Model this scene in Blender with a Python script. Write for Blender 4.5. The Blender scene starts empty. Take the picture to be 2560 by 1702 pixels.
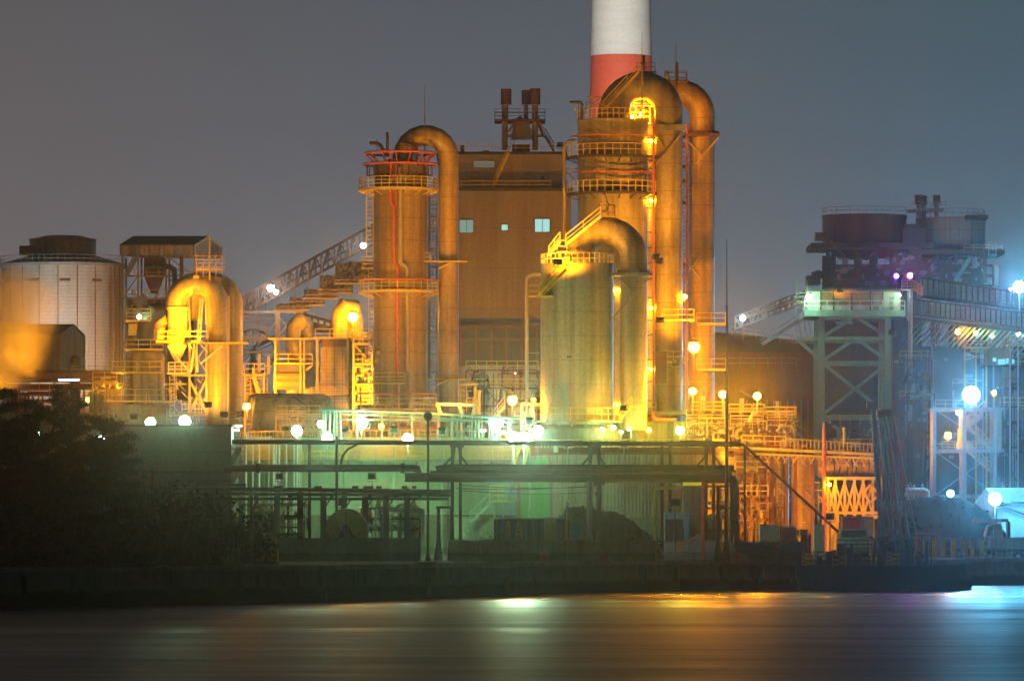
import bpy, math, random
from mathutils import Vector, Matrix
random.seed(7)
R = math.radians
S = bpy.context.scene
COL = S.collection

# ---------------------------------------------------------------- camera, sky, exposure
F, YH, EYE = 14400.0, 1350.0, 4.4          # focal length in photo pixels, horizon row, eye height above the water
cam_d = bpy.data.cameras.new('camera'); cam = bpy.data.objects.new('camera', cam_d); COL.objects.link(cam)
cam.location = (0, 0, EYE); cam.rotation_euler = (R(90), 0, 0)
cam_d.sensor_width = 36.0; cam_d.lens = 36.0*F/2560
cam_d.shift_y = (YH-851.0)/2560
cam_d.clip_start = 1.0; cam_d.clip_end = 9000
S.camera = cam
S.render.engine = 'CYCLES'
cy = S.cycles
cy.max_bounces = 4; cy.diffuse_bounces = 2; cy.glossy_bounces = 2; cy.transmission_bounces = 2; cy.transparent_max_bounces = 8; cy.volume_bounces = 0
cy.use_denoising = True; cy.sample_clamp_indirect = 4.0; cy.sample_clamp_direct = 0.0
cy.caustics_reflective = False; cy.caustics_refractive = False
cy.use_light_tree = True; cy.use_adaptive_sampling = False
cy.denoising_input_passes = 'RGB_ALBEDO_NORMAL'; cy.denoising_prefilter = 'ACCURATE'
S.view_settings.view_transform = 'Standard'; S.view_settings.look = 'None'
S.view_settings.exposure = 0.0; S.view_settings.gamma = 1.0

W = bpy.data.worlds.new("World"); S.world = W; W.use_nodes = True
nt = W.node_tree; nt.nodes.clear()
out = nt.nodes.new('ShaderNodeOutputWorld'); bg = nt.nodes.new('ShaderNodeBackground')
sky = nt.nodes.new('ShaderNodeTexSky'); sky.sky_type = 'NISHITA'; sky.sun_disc = False
sky.sun_elevation = R(-4); sky.sun_rotation = R(200); sky.air_density = 1.5; sky.dust_density = 4
tc = nt.nodes.new('ShaderNodeTexCoord'); sep = nt.nodes.new('ShaderNodeSeparateXYZ')
nt.links.new(tc.outputs['Generated'], sep.inputs[0])
def ramp(nt, stops):
    n = nt.nodes.new('ShaderNodeValToRGB'); e = n.color_ramp.elements
    while len(e) < len(stops): e.new(0.5)
    for k, (p, c) in enumerate(stops): e[k].position = p; e[k].color = (*c, 1)
    return n
# overcast city-lit night sky: warm towards the left, cooler towards the right, darker overhead
SKY = 1.0
mz = nt.nodes.new('ShaderNodeMapRange'); mz.inputs['From Min'].default_value = -0.02; mz.inputs['From Max'].default_value = 0.5
nt.links.new(sep.outputs['Z'], mz.inputs['Value'])
rz = ramp(nt, [(0.0, (.175, .15, .17)), (0.10, (.135, .14, .17)), (0.23, (.087, .099, .118)), (0.42, (.135, .125, .12)), (0.66, (.05, .047, .045)), (1.0, (.015, .015, .015))])
nt.links.new(mz.outputs[0], rz.inputs[0])
mx = nt.nodes.new('ShaderNodeMapRange'); mx.inputs['From Min'].default_value = -0.1; mx.inputs['From Max'].default_value = 0.1
nt.links.new(sep.outputs['X'], mx.inputs['Value'])
rx = ramp(nt, [(0.0, (1.22, 1.0, .84)), (0.5, (.98, 1.0, 1.0)), (1.0, (.66, 1.0, 1.08))])
nt.links.new(mx.outputs[0], rx.inputs[0])
mul = nt.nodes.new('ShaderNodeMixRGB'); mul.blend_type = 'MULTIPLY'; mul.inputs[0].default_value = 1
nt.links.new(rz.outputs[0], mul.inputs[1]); nt.links.new(rx.outputs[0], mul.inputs[2])
add = nt.nodes.new('ShaderNodeMixRGB'); add.blend_type = 'ADD'; add.inputs[0].default_value = 0.05
my = nt.nodes.new('ShaderNodeMapRange'); my.inputs['From Min'].default_value = -.1; my.inputs['From Max'].default_value = .6; my.inputs['To Min'].default_value = .2
nt.links.new(sep.outputs['Y'], my.inputs['Value'])                # the glow sits over the plant; the sky behind the viewer is dark
m2 = nt.nodes.new('ShaderNodeMixRGB'); m2.blend_type = 'MULTIPLY'; m2.inputs[0].default_value = 1
nt.links.new(mul.outputs[0], m2.inputs[1]); nt.links.new(my.outputs[0], m2.inputs[2]); nt.links.new(m2.outputs[0], add.inputs[1]); nt.links.new(sky.outputs[0], add.inputs[2])
nt.links.new(add.outputs[0], bg.inputs['Color']); bg.inputs['Strength'].default_value = SKY
nt.links.new(bg.outputs[0], out.inputs[0])

# ---------------------------------------------------------------- helpers
def P(px, py, d): return Vector(((px-1280.0)*d/F, d, EYE+(YH-py)*d/F))
def XX(px, d): return (px-1280.0)*d/F
def ZZ(py, d): return EYE+(YH-py)*d/F
GZ = 2.64                                   # quay level above the water

class MB:
    def __init__(s): s.v = []; s.f = []; s.marks = []
    def add(s, vs, fs):
        o = len(s.v); s.v += [tuple(v) for v in vs]; s.f += [tuple(i+o for i in f) for f in fs]; return s
    def box(s, x0, x1, y0, y1, z0, z1):
        vs = [(x0,y0,z0),(x1,y0,z0),(x1,y1,z0),(x0,y1,z0),(x0,y0,z1),(x1,y0,z1),(x1,y1,z1),(x0,y1,z1)]
        return s.add(vs, [(0,3,2,1),(4,5,6,7),(0,1,5,4),(1,2,6,5),(2,3,7,6),(3,0,4,7)])
    def pbox(s, px0, px1, py0, py1, d, dep, dz=0.0):        # a box given by its front face in the photograph at distance d
        return s.box(XX(px0,d), XX(px1,d), d+dz, d+dz+dep, ZZ(py1,d), ZZ(py0,d))
    def beam(s, p, q, w, h=None):
        p, q = Vector(p), Vector(q); t = (q-p)
        if t.length < 1e-6: return s
        t.normalize(); h = h or w
        u = t.cross(Vector((0,0,1)));
        if u.length < 1e-3: u = Vector((1,0,0))
        u.normalize(); n = u.cross(t); u = u*(w/2); n = n*(h/2)
        vs = [p-u-n, p+u-n, p+u+n, p-u+n, q-u-n, q+u-n, q+u+n, q-u+n]
        return s.add(vs, [(0,3,2,1),(4,5,6,7),(0,1,5,4),(1,2,6,5),(2,3,7,6),(3,0,4,7)])
    def tube(s, pts, r, n=6, cap=True):
        pts = [Vector(p) for p in pts]; m = len(pts)
        rs = r if isinstance(r, (list, tuple)) else [r]*m
        ref = None; rings = []
        for i in range(m):
            a = (pts[i]-pts[i-1]).normalized() if i > 0 else None
            b = (pts[i+1]-pts[i]).normalized() if i < m-1 else None
            t = (a+b).normalized() if a is not None and b is not None and (a+b).length > 1e-4 else (b if a is None else a)
            if ref is None:
                ref = Vector((0,1,0)) if abs(t.y) < 0.9 else Vector((0,0,1))
            u = (ref - t*ref.dot(t)).normalized(); ref = u; w = t.cross(u)
            k = 1.0
            if a is not None and b is not None: k = min(1.6, 1.0/max(0.5, a.dot(t)))
            rings.append([pts[i] + (u*math.cos(2*math.pi*j/n) + w*math.sin(2*math.pi*j/n))*rs[i]*k for j in range(n)])
        vs = [v for rg in rings for v in rg]; fs = []
        for i in range(m-1):
            for j in range(n):
                j2 = (j+1) % n; fs.append((i*n+j, i*n+j2, (i+1)*n+j2, (i+1)*n+j))
        if cap: fs.append(tuple(range(n))[::-1]); fs.append(tuple((m-1)*n+j for j in range(n)))
        return s.add(vs, fs)
    def lathe(s, cx, cyy, prof, n=32, a0=0.0, a1=2*math.pi):
        full = abs(a1-a0-2*math.pi) < 1e-6; c = n if full else n+1
        vs = []; fs = []
        for r, z in prof:
            for j in range(c):
                a = a0+(a1-a0)*j/n; vs.append((cx+r*math.cos(a), cyy+r*math.sin(a), z))
        for i in range(len(prof)-1):
            for j in range(n):
                j2 = (j+1) % c if full else j+1
                fs.append((i*c+j, i*c+j2, (i+1)*c+j2, (i+1)*c+j))
        if full:
            if prof[0][0] > 1e-4: fs.append(tuple(range(c))[::-1])
            if prof[-1][0] > 1e-4: fs.append(tuple((len(prof)-1)*c+j for j in range(c)))
        return s.add(vs, fs)
    def cyl(s, px, rpx, py0, py1, d, n=40):                 # a standing cylinder between photo rows py0 (top) and py1, its axis at distance d
        r = rpx*d/F; return s.lathe(XX(px,d), d, [(r, ZZ(py1,d)), (r, ZZ(py0,d))], n)
    def prism(s, poly, ext):
        e = Vector(ext); n = len(poly); vs = [Vector(p) for p in poly] + [Vector(p)+e for p in poly]
        fs = [tuple(range(n)), tuple(range(n, 2*n))[::-1]] + [(i, i+n, (i+1) % n+n, (i+1) % n) for i in range(n)]
        return s.add(vs, fs)
    def ball(s, c, r, n=10, sx=1, sy=1, sz=1):
        c = Vector(c); m = max(4, n//2); vs = []; fs = []
        for i in range(m+1):
            t = math.pi*i/m
            for j in range(n):
                a = 2*math.pi*j/n; vs.append((c.x+sx*r*math.sin(t)*math.cos(a), c.y+sy*r*math.sin(t)*math.sin(a), c.z+sz*r*math.cos(t)))
        for i in range(m):
            for j in range(n): fs.append((i*n+j, (i+1)*n+j, (i+1)*n+(j+1) % n, i*n+(j+1) % n))
        return s.add(vs, fs)
    # ---- made-up pieces
    def rail(s, pts, h=1.1, sp=1.6, r=0.04, mids=(0.5,), closed=False):
        pts = [Vector(p) for p in pts]
        if closed: pts = pts+[pts[0]]
        up = Vector((0,0,1))
        for a, b in zip(pts[:-1], pts[1:]):
            for k in (1.0,)+tuple(mids): s.beam(a+up*h*k, b+up*h*k, 2*r)
            L = (b-a).length; m = max(1, int(round(L/sp)))
            for i in range(m): s.beam(a+(b-a)*(i/m), a+(b-a)*(i/m)+up*h, 1.8*r)
        s.beam(pts[-1], pts[-1]+up*h, 1.8*r)
        return s
    def prail(s, px0, px1, pyt, pyb, d, sp=1.6, r=0.04, mids=(0.5,), dep=0):     # straight railing seen between photo columns px0 and px1
        s.marks.append((len(s.v), len(s.f)))
        a, b = P(px0,pyb,d), P(px1,pyb,d); h = (pyb-pyt)*d/F
        s.rail([a, b], h, sp, r, mids)
        if dep:
            c = Vector((0,dep,0)); s.rail([a+c, b+c], h, sp, r, mids); s.rail([a, a+c], h, sp, r, mids); s.rail([b, b+c], h, sp, r, mids)
        return s
    def ladder(s, p, q, w=0.5, r=0.035, step=0.4, cage=False):
        p, q = Vector(p), Vector(q); u = Vector((w/2,0,0)); s.beam(p-u,q-u,2*r); s.beam(p+u,q+u,2*r)
        m = max(2, int((q-p).length/step))
        for i in range(1, m): c = p+(q-p)*(i/m); s.beam(c-u, c+u, 1.5*r)
        if cage:
            k = max(2, int((q-p).length/1.2)); F3 = Vector((0,-0.7,0))
            for i in range(2, k):
                c = p+(q-p)*(i/k); s.tube([c-u, c-u*1.2+F3*.6, c+F3, c+u*1.2+F3*.6, c+u], r*.8, 4)
            for g in (-u*1.2+F3*.6, F3, u*1.2+F3*.6): s.beam(p+(q-p)*(2/k)+g, q+g, 1.5*r)
        return s
    def stair(s, p, q, w=0.9, n=None, railing=True, r=0.04):      # p lower end, q upper end, running in the plane of the two
        p, q = Vector(p), Vector(q); dd = q-p; hz = Vector((dd.x, dd.y, 0)).normalized(); sd = Vector((-hz.y, hz.x, 0))*(w/2)
        for g in (-1, 1): s.beam(p+sd*g, q+sd*g, 0.07, 0.28)
        n = n or max(3, int(abs(dd.z)/0.25))
        for i in range(1, n):
            c = p+dd*(i/n); s.beam(c-sd, c+sd, 0.26, 0.05)
        if railing:
            up = Vector((0,0,1.0))
            for g in (-1, 1):
                a, b = p+sd*g, q+sd*g
                s.beam(a+up, b+up, 2*r); s.beam(a+up*.5, b+up*.5, 1.6*r); m = max(2, int(dd.length/1.6))
                for i in range(m+1): s.beam(a+(b-a)*(i/m), a+(b-a)*(i/m)+up, 1.8*r)
        return s
    def xpanel(s, a, b, c, d_, w=0.12):                          # X bracing in the quadrilateral a b c d
        s.beam(a, c, w); s.beam(b, d_, w); return s
    def truss(s, a, b, h, n, w=0.12, up=Vector((0,0,1))):         # planar truss, lower chord a-b
        a, b = Vector(a), Vector(b); u = up*h; s.beam(a,b,w*1.4); s.beam(a+u,b+u,w*1.4)
        for i in range(n):
            p, q = a+(b-a)*(i/n), a+(b-a)*((i+1)/n); s.beam(p, p+u, w)
            if i % 2: s.beam(p, q+u, w)
            else: s.beam(p+u, q, w)
        s.beam(b, b+u, w); return s
    def build(s, name, mat, parent=None, smooth=None, **tags):
        if parent is not None and 'railing' in name and len(s.marks) > 1 and s.marks[0] == (0, 0):    # separate railings are separate parts
            ends = s.marks[1:]+[(len(s.v), len(s.f))]
            for (v0, f0), (v1, f1) in zip(s.marks, ends):
                q = MB(); q.v = s.v[v0:v1]; q.f = [tuple(i-v0 for i in f) for f in s.f[f0:f1]]; o = q.build(name, mat, parent, smooth)
            return o
        me = bpy.data.meshes.new(name)
        if parent is None:
            xs = [v[0] for v in s.v]; ys = [v[1] for v in s.v]; org = Vector(((min(xs)+max(xs))/2, (min(ys)+max(ys))/2, min(v[2] for v in s.v)))
        else:
            org = Vector(); q = parent
            while q is not None: org = org+q.location; q = q.parent
        me.from_pydata([(v[0]-org.x, v[1]-org.y, v[2]-org.z) for v in s.v], [], s.f); me.update()
        o = bpy.data.objects.new(name, me); COL.objects.link(o)
        if parent is None: o.location = org
        else: o.parent = parent
        if mat: me.materials.append(mat)
        if smooth:
            me.shade_smooth(); me.set_sharp_from_angle(angle=R(smooth))
        for k, v in tags.items(): o[k] = v
        return o

def thing(name, label, cat, loc, group=None):
    o = bpy.data.objects.new(name, None); COL.objects.link(o); o.location = loc; o.empty_display_size = 0.2
    o['label'] = label; o['category'] = cat; o['kind'] = 'thing'
    if group: o['group'] = group
    return o
def tag(o, label, cat, group=None):
    o['label'] = label; o['category'] = cat; o['kind'] = 'thing'
    if group: o['group'] = group
    return o
def struct(o, kind='structure'):
    o['kind'] = kind; return o
def dup(root, loc, label, group=None):
    c = root.copy(); COL.objects.link(c); c.location = loc; c['label'] = label
    if group: c['group'] = group
    kids = [(root, c)]
    while kids:
        a, b = kids.pop()
        for ch in a.children:
            if ch.get('_seen') == b.name: continue
            n = ch.copy(); COL.objects.link(n); n.parent = b; kids.append((ch, n))
    return c
def arc(cx, cyy, z, r, a0, a1, n):
    return [Vector((cx+r*math.cos(R(a0+(a1-a0)*i/n)), cyy+r*math.sin(R(a0+(a1-a0)*i/n)), z)) for i in range(n+1)]
def ubend(cxl, cxr, ytop, yl, yr, rpx, d, seg=12, dy=0.0):       # hairpin pipe centreline and radius
    Rm = (cxr-cxl)/2; cx = (cxl+cxr)/2; cyp = ytop+rpx+Rm
    pts = [P(cxl, yl, d)]
    for i in range(seg+1):
        a = math.pi*(1-i/seg); q = P(cx+Rm*math.cos(a), cyp-Rm*math.sin(a), d); q.y += dy*i/seg; pts.append(q)
    q = P(cxr, yr, d); q.y += dy; pts.append(q)
    return pts, rpx*d/F

# ---------------------------------------------------------------- materials
def mat(name, col, rough=0.6, metal=0.0, dirt=None, amt=0.5, scale=(.5,.5,.06), fine=0.12, bump=0.0, rows=None, spec=0.5, corr=None, tide=None):
    m = bpy.data.materials.new(name); m.use_nodes = True; t = m.node_tree; b = t.nodes['Principled BSDF']
    b.inputs['Roughness'].default_value = rough; b.inputs['Metallic'].default_value = metal; b.inputs['Specular IOR Level'].default_value = spec
    c = t.nodes.new('ShaderNodeTexCoord'); mp = t.nodes.new('ShaderNodeMapping'); mp.inputs['Scale'].default_value = scale
    t.links.new(c.outputs['Object'], mp.inputs[0])
    n1 = t.nodes.new('ShaderNodeTexNoise'); n1.inputs['Scale'].default_value = 1.6; n1.inputs['Detail'].default_value = 6; n1.inputs['Roughness'].default_value = 0.65
    t.links.new(mp.outputs[0], n1.inputs['Vector'])
    n2 = t.nodes.new('ShaderNodeTexNoise'); n2.inputs['Scale'].default_value = 3.0; n2.inputs['Detail'].default_value = 5
    t.links.new(c.outputs['Object'], n2.inputs['Vector'])
    dirt = dirt or tuple(x*0.45 for x in col)
    r1 = ramp(t, [(0.42, (0,0,0)), (0.72, (amt,amt,amt))]); t.links.new(n1.outputs[0], r1.inputs[0])
    mi = t.nodes.new('ShaderNodeMixRGB'); mi.inputs[1].default_value = (*col,1); mi.inputs[2].default_value = (*dirt,1)
    t.links.new(r1.outputs[0], mi.inputs[0])
    hs = t.nodes.new('ShaderNodeMixRGB'); hs.blend_type = 'MULTIPLY'; hs.inputs[0].default_value = 1.0
    r2 = ramp(t, [(0.3, (1-fine*2,)*3), (0.7, (1+fine*0,)*3)]); t.links.new(n2.outputs[0], r2.inputs[0])
    t.links.new(mi.outputs[0], hs.inputs[1]); t.links.new(r2.outputs[0], hs.inputs[2]); last = hs.outputs[0]
    height = n2.outputs[0]
    sx = t.nodes.new('ShaderNodeSeparateXYZ'); t.links.new(c.outputs['Object'], sx.inputs[0])
    def lines(sock, per, wid, dark):
        nonlocal last
        q = t.nodes.new('ShaderNodeMath'); q.operation = 'DIVIDE'; q.inputs[1].default_value = per; t.links.new(sock, q.inputs[0])
        w = t.nodes.new('ShaderNodeMath'); w.operation = 'FRACT'; t.links.new(q.outputs[0], w.inputs[0])
        l = t.nodes.new('ShaderNodeMath'); l.operation = 'LESS_THAN'; l.inputs[1].default_value = wid; t.links.new(w.outputs[0], l.inputs[0])
        x = t.nodes.new('ShaderNodeMixRGB'); x.blend_type = 'MULTIPLY'; x.inputs[2].default_value = (dark,dark,dark,1)
        t.links.new(l.outputs[0], x.inputs[0]); t.links.new(last, x.inputs[1]); last = x.outputs[0]
    if rows:                                                     # plate courses or joints: (period z, period x or None, joint width share, darkness)
        lines(sx.outputs['Z'], rows[0], rows[2], rows[3])
        if rows[1]: lines(sx.outputs['X'], rows[1], rows[2]*0.7, rows[3])
    if tide:                                                     # weed-dark tide band below a ragged line
        w = t.nodes.new('ShaderNodeMath'); w.operation = 'MULTIPLY_ADD'; w.inputs[1].default_value = 1.1; t.links.new(n1.outputs[0], w.inputs[0]); t.links.new(sx.outputs['Z'], w.inputs[2])
        l = t.nodes.new('ShaderNodeMapRange'); l.inputs['From Min'].default_value = tide+.75; l.inputs['From Max'].default_value = tide+.45; t.links.new(w.outputs[0], l.inputs['Value'])
        x = t.nodes.new('ShaderNodeMixRGB'); x.inputs[2].default_value = (.018,.018,.012,1); t.links.new(l.outputs[0], x.inputs[0]); t.links.new(last, x.inputs[1]); last = x.outputs[0]
    t.links.new(last, b.inputs['Base Color'])
    if corr or bump:
        bp = t.nodes.new('ShaderNodeBump'); bp.inputs['Strength'].default_value = 0.35 if corr else bump; bp.inputs['Distance'].default_value = 0.05
        if corr:
            q = t.nodes.new('ShaderNodeMath'); q.operation = 'MULTIPLY'; q.inputs[1].default_value = 2*math.pi/corr; t.links.new(sx.outputs['X'], q.inputs[0])
            w = t.nodes.new('ShaderNodeMath'); w.operation = 'SINE'; t.links.new(q.outputs[0], w.inputs[0]); height = w.outputs[0]
        t.links.new(height, bp.inputs['Height']); t.links.new(bp.outputs[0], b.inputs['Normal'])
    return m
M = dict(
 tower = mat('painted_steel_tower', (.52,.35,.11), .42, 0, (.14,.07,.03), .85, (.8,.8,.03), .13, rows=(2.4,None,.04,.62)),
 beige = mat('beige_painted_pipe', (.50,.40,.25), .38, 0, (.20,.13,.07), .5, (.5,.5,.05), .1),
 drum  = mat('weathered_tower_shell', (.40,.34,.21), .45, 0, (.05,.035,.02), .9, (.6,.6,.035), .14, rows=(3.0,None,.035,.65)),
 tank  = mat('pale_tank_shell', (.46,.42,.30), .40, 0, (.17,.11,.06), .75, (.7,.7,.03), .12, rows=(2.5,None,.03,.68)),
 silo  = mat('silo_plate', (.55,.50,.43), .6, 0, (.22,.17,.12), .6, (.3,.3,.05), .1, rows=(.50,None,.16,.72)),
 grey  = mat('grey_paint', (.34,.34,.33), .5, 0, (.12,.10,.08), .6),
 white = mat('white_paint', (.72,.72,.70), .45, 0, (.35,.30,.25), .35),
 yellow= mat('yellow_rail_paint', (.72,.54,.06), .45, 0, (.30,.18,.04), .4),
 orange= mat('red_orange_pipe_paint', (.72,.15,.03), .45, 0, (.30,.08,.03), .4),
 red   = mat('red_paint', (.55,.05,.04), .5, 0, (.25,.03,.02), .4),
 chim_r= mat('chimney_red', (.70,.10,.045), .7, 0, (.45,.07,.05), .5, (.1,.1,.3), .08),
 chim_w= mat('chimney_white', (.74,.73,.70), .7, 0, (.55,.53,.50), .5, (.08,.08,.6), .06),
 rust  = mat('rusty_steel', (.20,.09,.05), .75, 0, (.09,.045,.03), .7),
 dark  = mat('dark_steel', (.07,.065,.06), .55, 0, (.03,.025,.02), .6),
 steel = mat('galvanised_steel', (.36,.36,.36), .42, .3, (.16,.13,.1), .5),
 pipe  = mat('dark_pipe_lagging', (.15,.14,.13), .42, 0, (.07,.055,.04), .6, (.12,.5,.5)),
 conc  = mat('concrete', (.30,.28,.24), .85, 0, (.10,.09,.07), .7, (.4,.4,.08), .14, .3, rows=(60,6.0,.012,.6)),
 quay  = mat('stained_quay_concrete', (.20,.18,.15), .85, 0, (.045,.04,.032), .85, (.45,.45,.10), .2, .4, tide=3.9),
 brick = mat('refractory_brick', (.42,.34,.24), .8, 0, (.22,.16,.10), .6, (.5,.5,.5), .1, rows=(.42,.9,.14,.55)),
 wall  = mat('boiler_house_wall', (.35,.31,.28), .75, 0, (.17,.13,.11), .75, (.25,.25,.02), .12, rows=(5.2,3.6,.014,.7)),
 sheet = mat('corrugated_sheet', (.40,.37,.33), .55, .1, (.13,.09,.06), .8, (1.2,1.2,.05), .12, corr=.6),
 gtank = mat('grey_green_tank', (.44,.54,.40), .5, 0, (.28,.28,.22), .5, (.35,.35,.05), .08, rows=(40,4.2,.012,.75)),
 green = mat('green_tank_panel', (.16,.42,.17), .5, 0, (.09,.24,.10), .5),
 teal  = mat('teal_paint', (.22,.42,.38), .5, 0, (.13,.22,.20), .5),
 tarp  = mat('brown_tarpaulin', (.34,.25,.15), .7, 0, (.15,.10,.06), .7, (.9,.9,1.4), .2, .6),
 ytarp = mat('yellow_tarpaulin', (.55,.38,.03), .55, 0, (.28,.19,.02), .5, (.9,.9,.9), .15, .5),
 coal  = mat('coal', (.035,.030,.028), .9, 0, (.015,.013,.012), .7, (1,1,1), .3, .8),
 soil  = mat('dark_soil_heap', (.075,.065,.05), .95, 0, (.03,.028,.02), .7, (1,1,1), .3, .8),
 blue  = mat('blue_container', (.03,.07,.22), .5, 0, (.02,.035,.08), .5, corr=.35),
 lblue = mat('light_blue_paint', (.15,.38,.58), .5, 0, (.10,.22,.32), .4),
 ground= mat('yard_ground', (.10,.095,.085), .9, 0, (.05,.045,.04), .7, (.2,.2,.2), .2, .3),
 bark  = mat('pine_bark', (.06,.042,.03), .9, 0, (.03,.02,.015), .6),
 leaf  = mat('pine_needles', (.035,.050,.022), .8, 0, (.05,.055,.02), .6, (1.2,1.2,1.2), .2, spec=.2),
 bush  = mat('shrub_leaves', (.040,.055,.025), .75, 0, (.06,.06,.025), .6, (.9,.9,.9), .25, spec=.2),
 glass = mat('dark_glass', (.02,.03,.035), .12, 0, (.02,.02,.02), .2),
 tyre  = mat('tyre_rubber', (.02,.02,.02), .9),
 galv  = mat('gallery_cladding', (.36,.33,.30), .6, 0, (.20,.16,.13), .6, (.7,.7,.08), .1, rows=(1.5,1.75,.05,.55)),
 amber = mat('amber_glazing', (.40,.24,.10), .3, 0, (.22,.13,.05), .6, (.5,.5,.7), .15, rows=(1.3,1.1,.05,.6)),
)
def emis(name, col, st, sample=True):
    m = bpy.data.materials.new(name); m.use_nodes = True; t = m.node_tree; b = t.nodes['Principled BSDF']
    b.inputs['Base Color'].default_value = (*[min(.8,c) for c in col],1)
    b.inputs['Emission Color'].default_value = (*col,1); b.inputs['Emission Strength'].default_value = st
    m.cycles.emission_sampling = 'AUTO' if sample else 'NONE'
    return m
# ---------------------------------------------------------------- lamps
LC = dict(sodium=(1.0,.34,.003), mercury=(.50,1.0,.58), metal=(.10,.56,1.0), white=(.75,.95,1.0), warm=(1.0,.95,.85), leaf=(.34,1.0,.40), lime=(.55,1.0,.12), green=(.10,1.0,.25), violet=(.12,.02,1.0), magenta=(1.0,.05,.75), red=(1.0,.06,.03), blue=(.2,.6,1.0))
_em = {}
def glow(kind, st):
    k = (kind, round(st, 3))
    if k not in _em: _em[k] = emis(kind+'_lamp_glow', LC[kind], st)
    return _em[k]
GL = dict(sodium=.62, mercury=.34, metal=1.4)     # trim of the globe lamps
GF = dict(sodium=2.8, mercury=.25, leaf=.25, white=7.0, warm=7.0)      # trim of the boxed floodlights
def lamp(px, py, d, kind, I, r, label, pole=None, arm=0.0, name='floodlight', cat='lamp', group=None, pm='steel', hood=True, shield=False):
    """A globe lamp: emission chosen so that the globe gives off radiant intensity I. pole = photo row of the foot of its post; arm = sideways bracket in metres."""
    r *= .88; c = P(px, py, d); t = thing(name, label, cat, c-Vector((0,0,r)), group)
    MB().ball(c, r, 10).build('globe', glow(kind, I*GL.get(kind,1.0)/(math.pi*r*r)), t, 60)
    if shield:                                  # reflector housing added behind the globe to block its backward light
        h = MB(); n = 12
        R_ = r*1.12; A = []
        for i in range(5):
            th = math.pi/2*i/4
            for j in range(n): A.append((c.x+R_*math.cos(th)*math.cos(2*math.pi*j/n), c.y+.05+R_*math.sin(th), c.z+R_*math.cos(th)*math.sin(2*math.pi*j/n)))
        h.add(A, [(i*n+j,i*n+(j+1)%n,(i+1)*n+(j+1)%n,(i+1)*n+j) for i in range(4) for j in range(n)]); h.build('reflector', M['dark'], t, 60)
    elif hood:
        MB().lathe(c.x, c.y, [(r*.45, c.z+r*1.35), (r*.95, c.z+r*1.1), (r*1.02, c.z+r*.86)], 10).build('hood', M['steel'], t, 40)
    if pole is not None:
        f = P(px, pole, d); w = 0.07
        if arm: MB().tube([f+Vector((arm,0,0)), c+Vector((arm,0,.1)), c+Vector((arm*.8,0,r*1.3+.25)), c+Vector((0,0,r*1.35))], w, 6).build('pole', M[pm], t, 40)
        else: MB().tube([f, c-Vector((0,0,r))], w, 6).build('pole', M[pm], t, 40)
    elif arm:
        MB().tube([c+Vector((0,0,r*1.3)), c+Vector((arm*.5,.1,r*1.5)), c+Vector((arm,.3,r*.6))], 0.05, 5).build('bracket', M[pm], t, 40)
    return t
def flood(px, py, d, to, kind, power, label, angle=70, blend=.6, size=.25, mast=True):
    """A boxed floodlight with its back or side to the water, shining at the photo point to=(px,py,d)."""
    c = P(px, py, d); tgt = P(*to); v = (tgt-c).normalized()
    t = thing('floodlight', label, 'lamp', c-Vector((0,0,.5)))
    u = v.cross(Vector((0,0,1))).normalized(); n = u.cross(v); m = MB()
    b = [c-v*.35+u*x*.28+n*z*.2 for x, z in ((-1,-1),(1,-1),(1,1),(-1,1))]; f = [c+u*x*.42+n*z*.32 for x, z in ((-1,-1),(1,-1),(1,1),(-1,1))]
    m.add(b+f, [(0,1,2,3),(0,4,5,1),(1,5,6,2),(2,6,7,3),(3,7,4,0)]); m.build('housing', M['dark'], t)
    y = MB(); y.beam(c-u*.5, c-u*.5-Vector((0,0,.5)), .06); y.beam(c+u*.5, c+u*.5-Vector((0,0,.5)), .06); y.beam(c-u*.5-Vector((0,0,.5)), c+u*.5-Vector((0,0,.5)), .08); y.build('yoke', M['steel'], t)
    if mast: MB().tube([(c.x, c.y, GZ), (c.x, c.y, c.z-.5)], .07, 6).beam(c-u*.5-Vector((0,0,.5)), c+u*.5-Vector((0,0,.5)), .09).build('mast', M['steel'], t, 50)
    L = bpy.data.lights.new('spot', 'SPOT'); L.energy = power*GF.get(kind,1.0); L.color = LC[kind]; L.spot_size = R(angle); L.spot_blend = blend; L.shadow_soft_size = size
    o = bpy.data.objects.new('spot', L); COL.objects.link(o); o.parent = t
    o.location = c+v*.1 - t.location; o.rotation_euler = v.to_track_quat('-Z', 'Y').to_euler()
    return t

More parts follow.
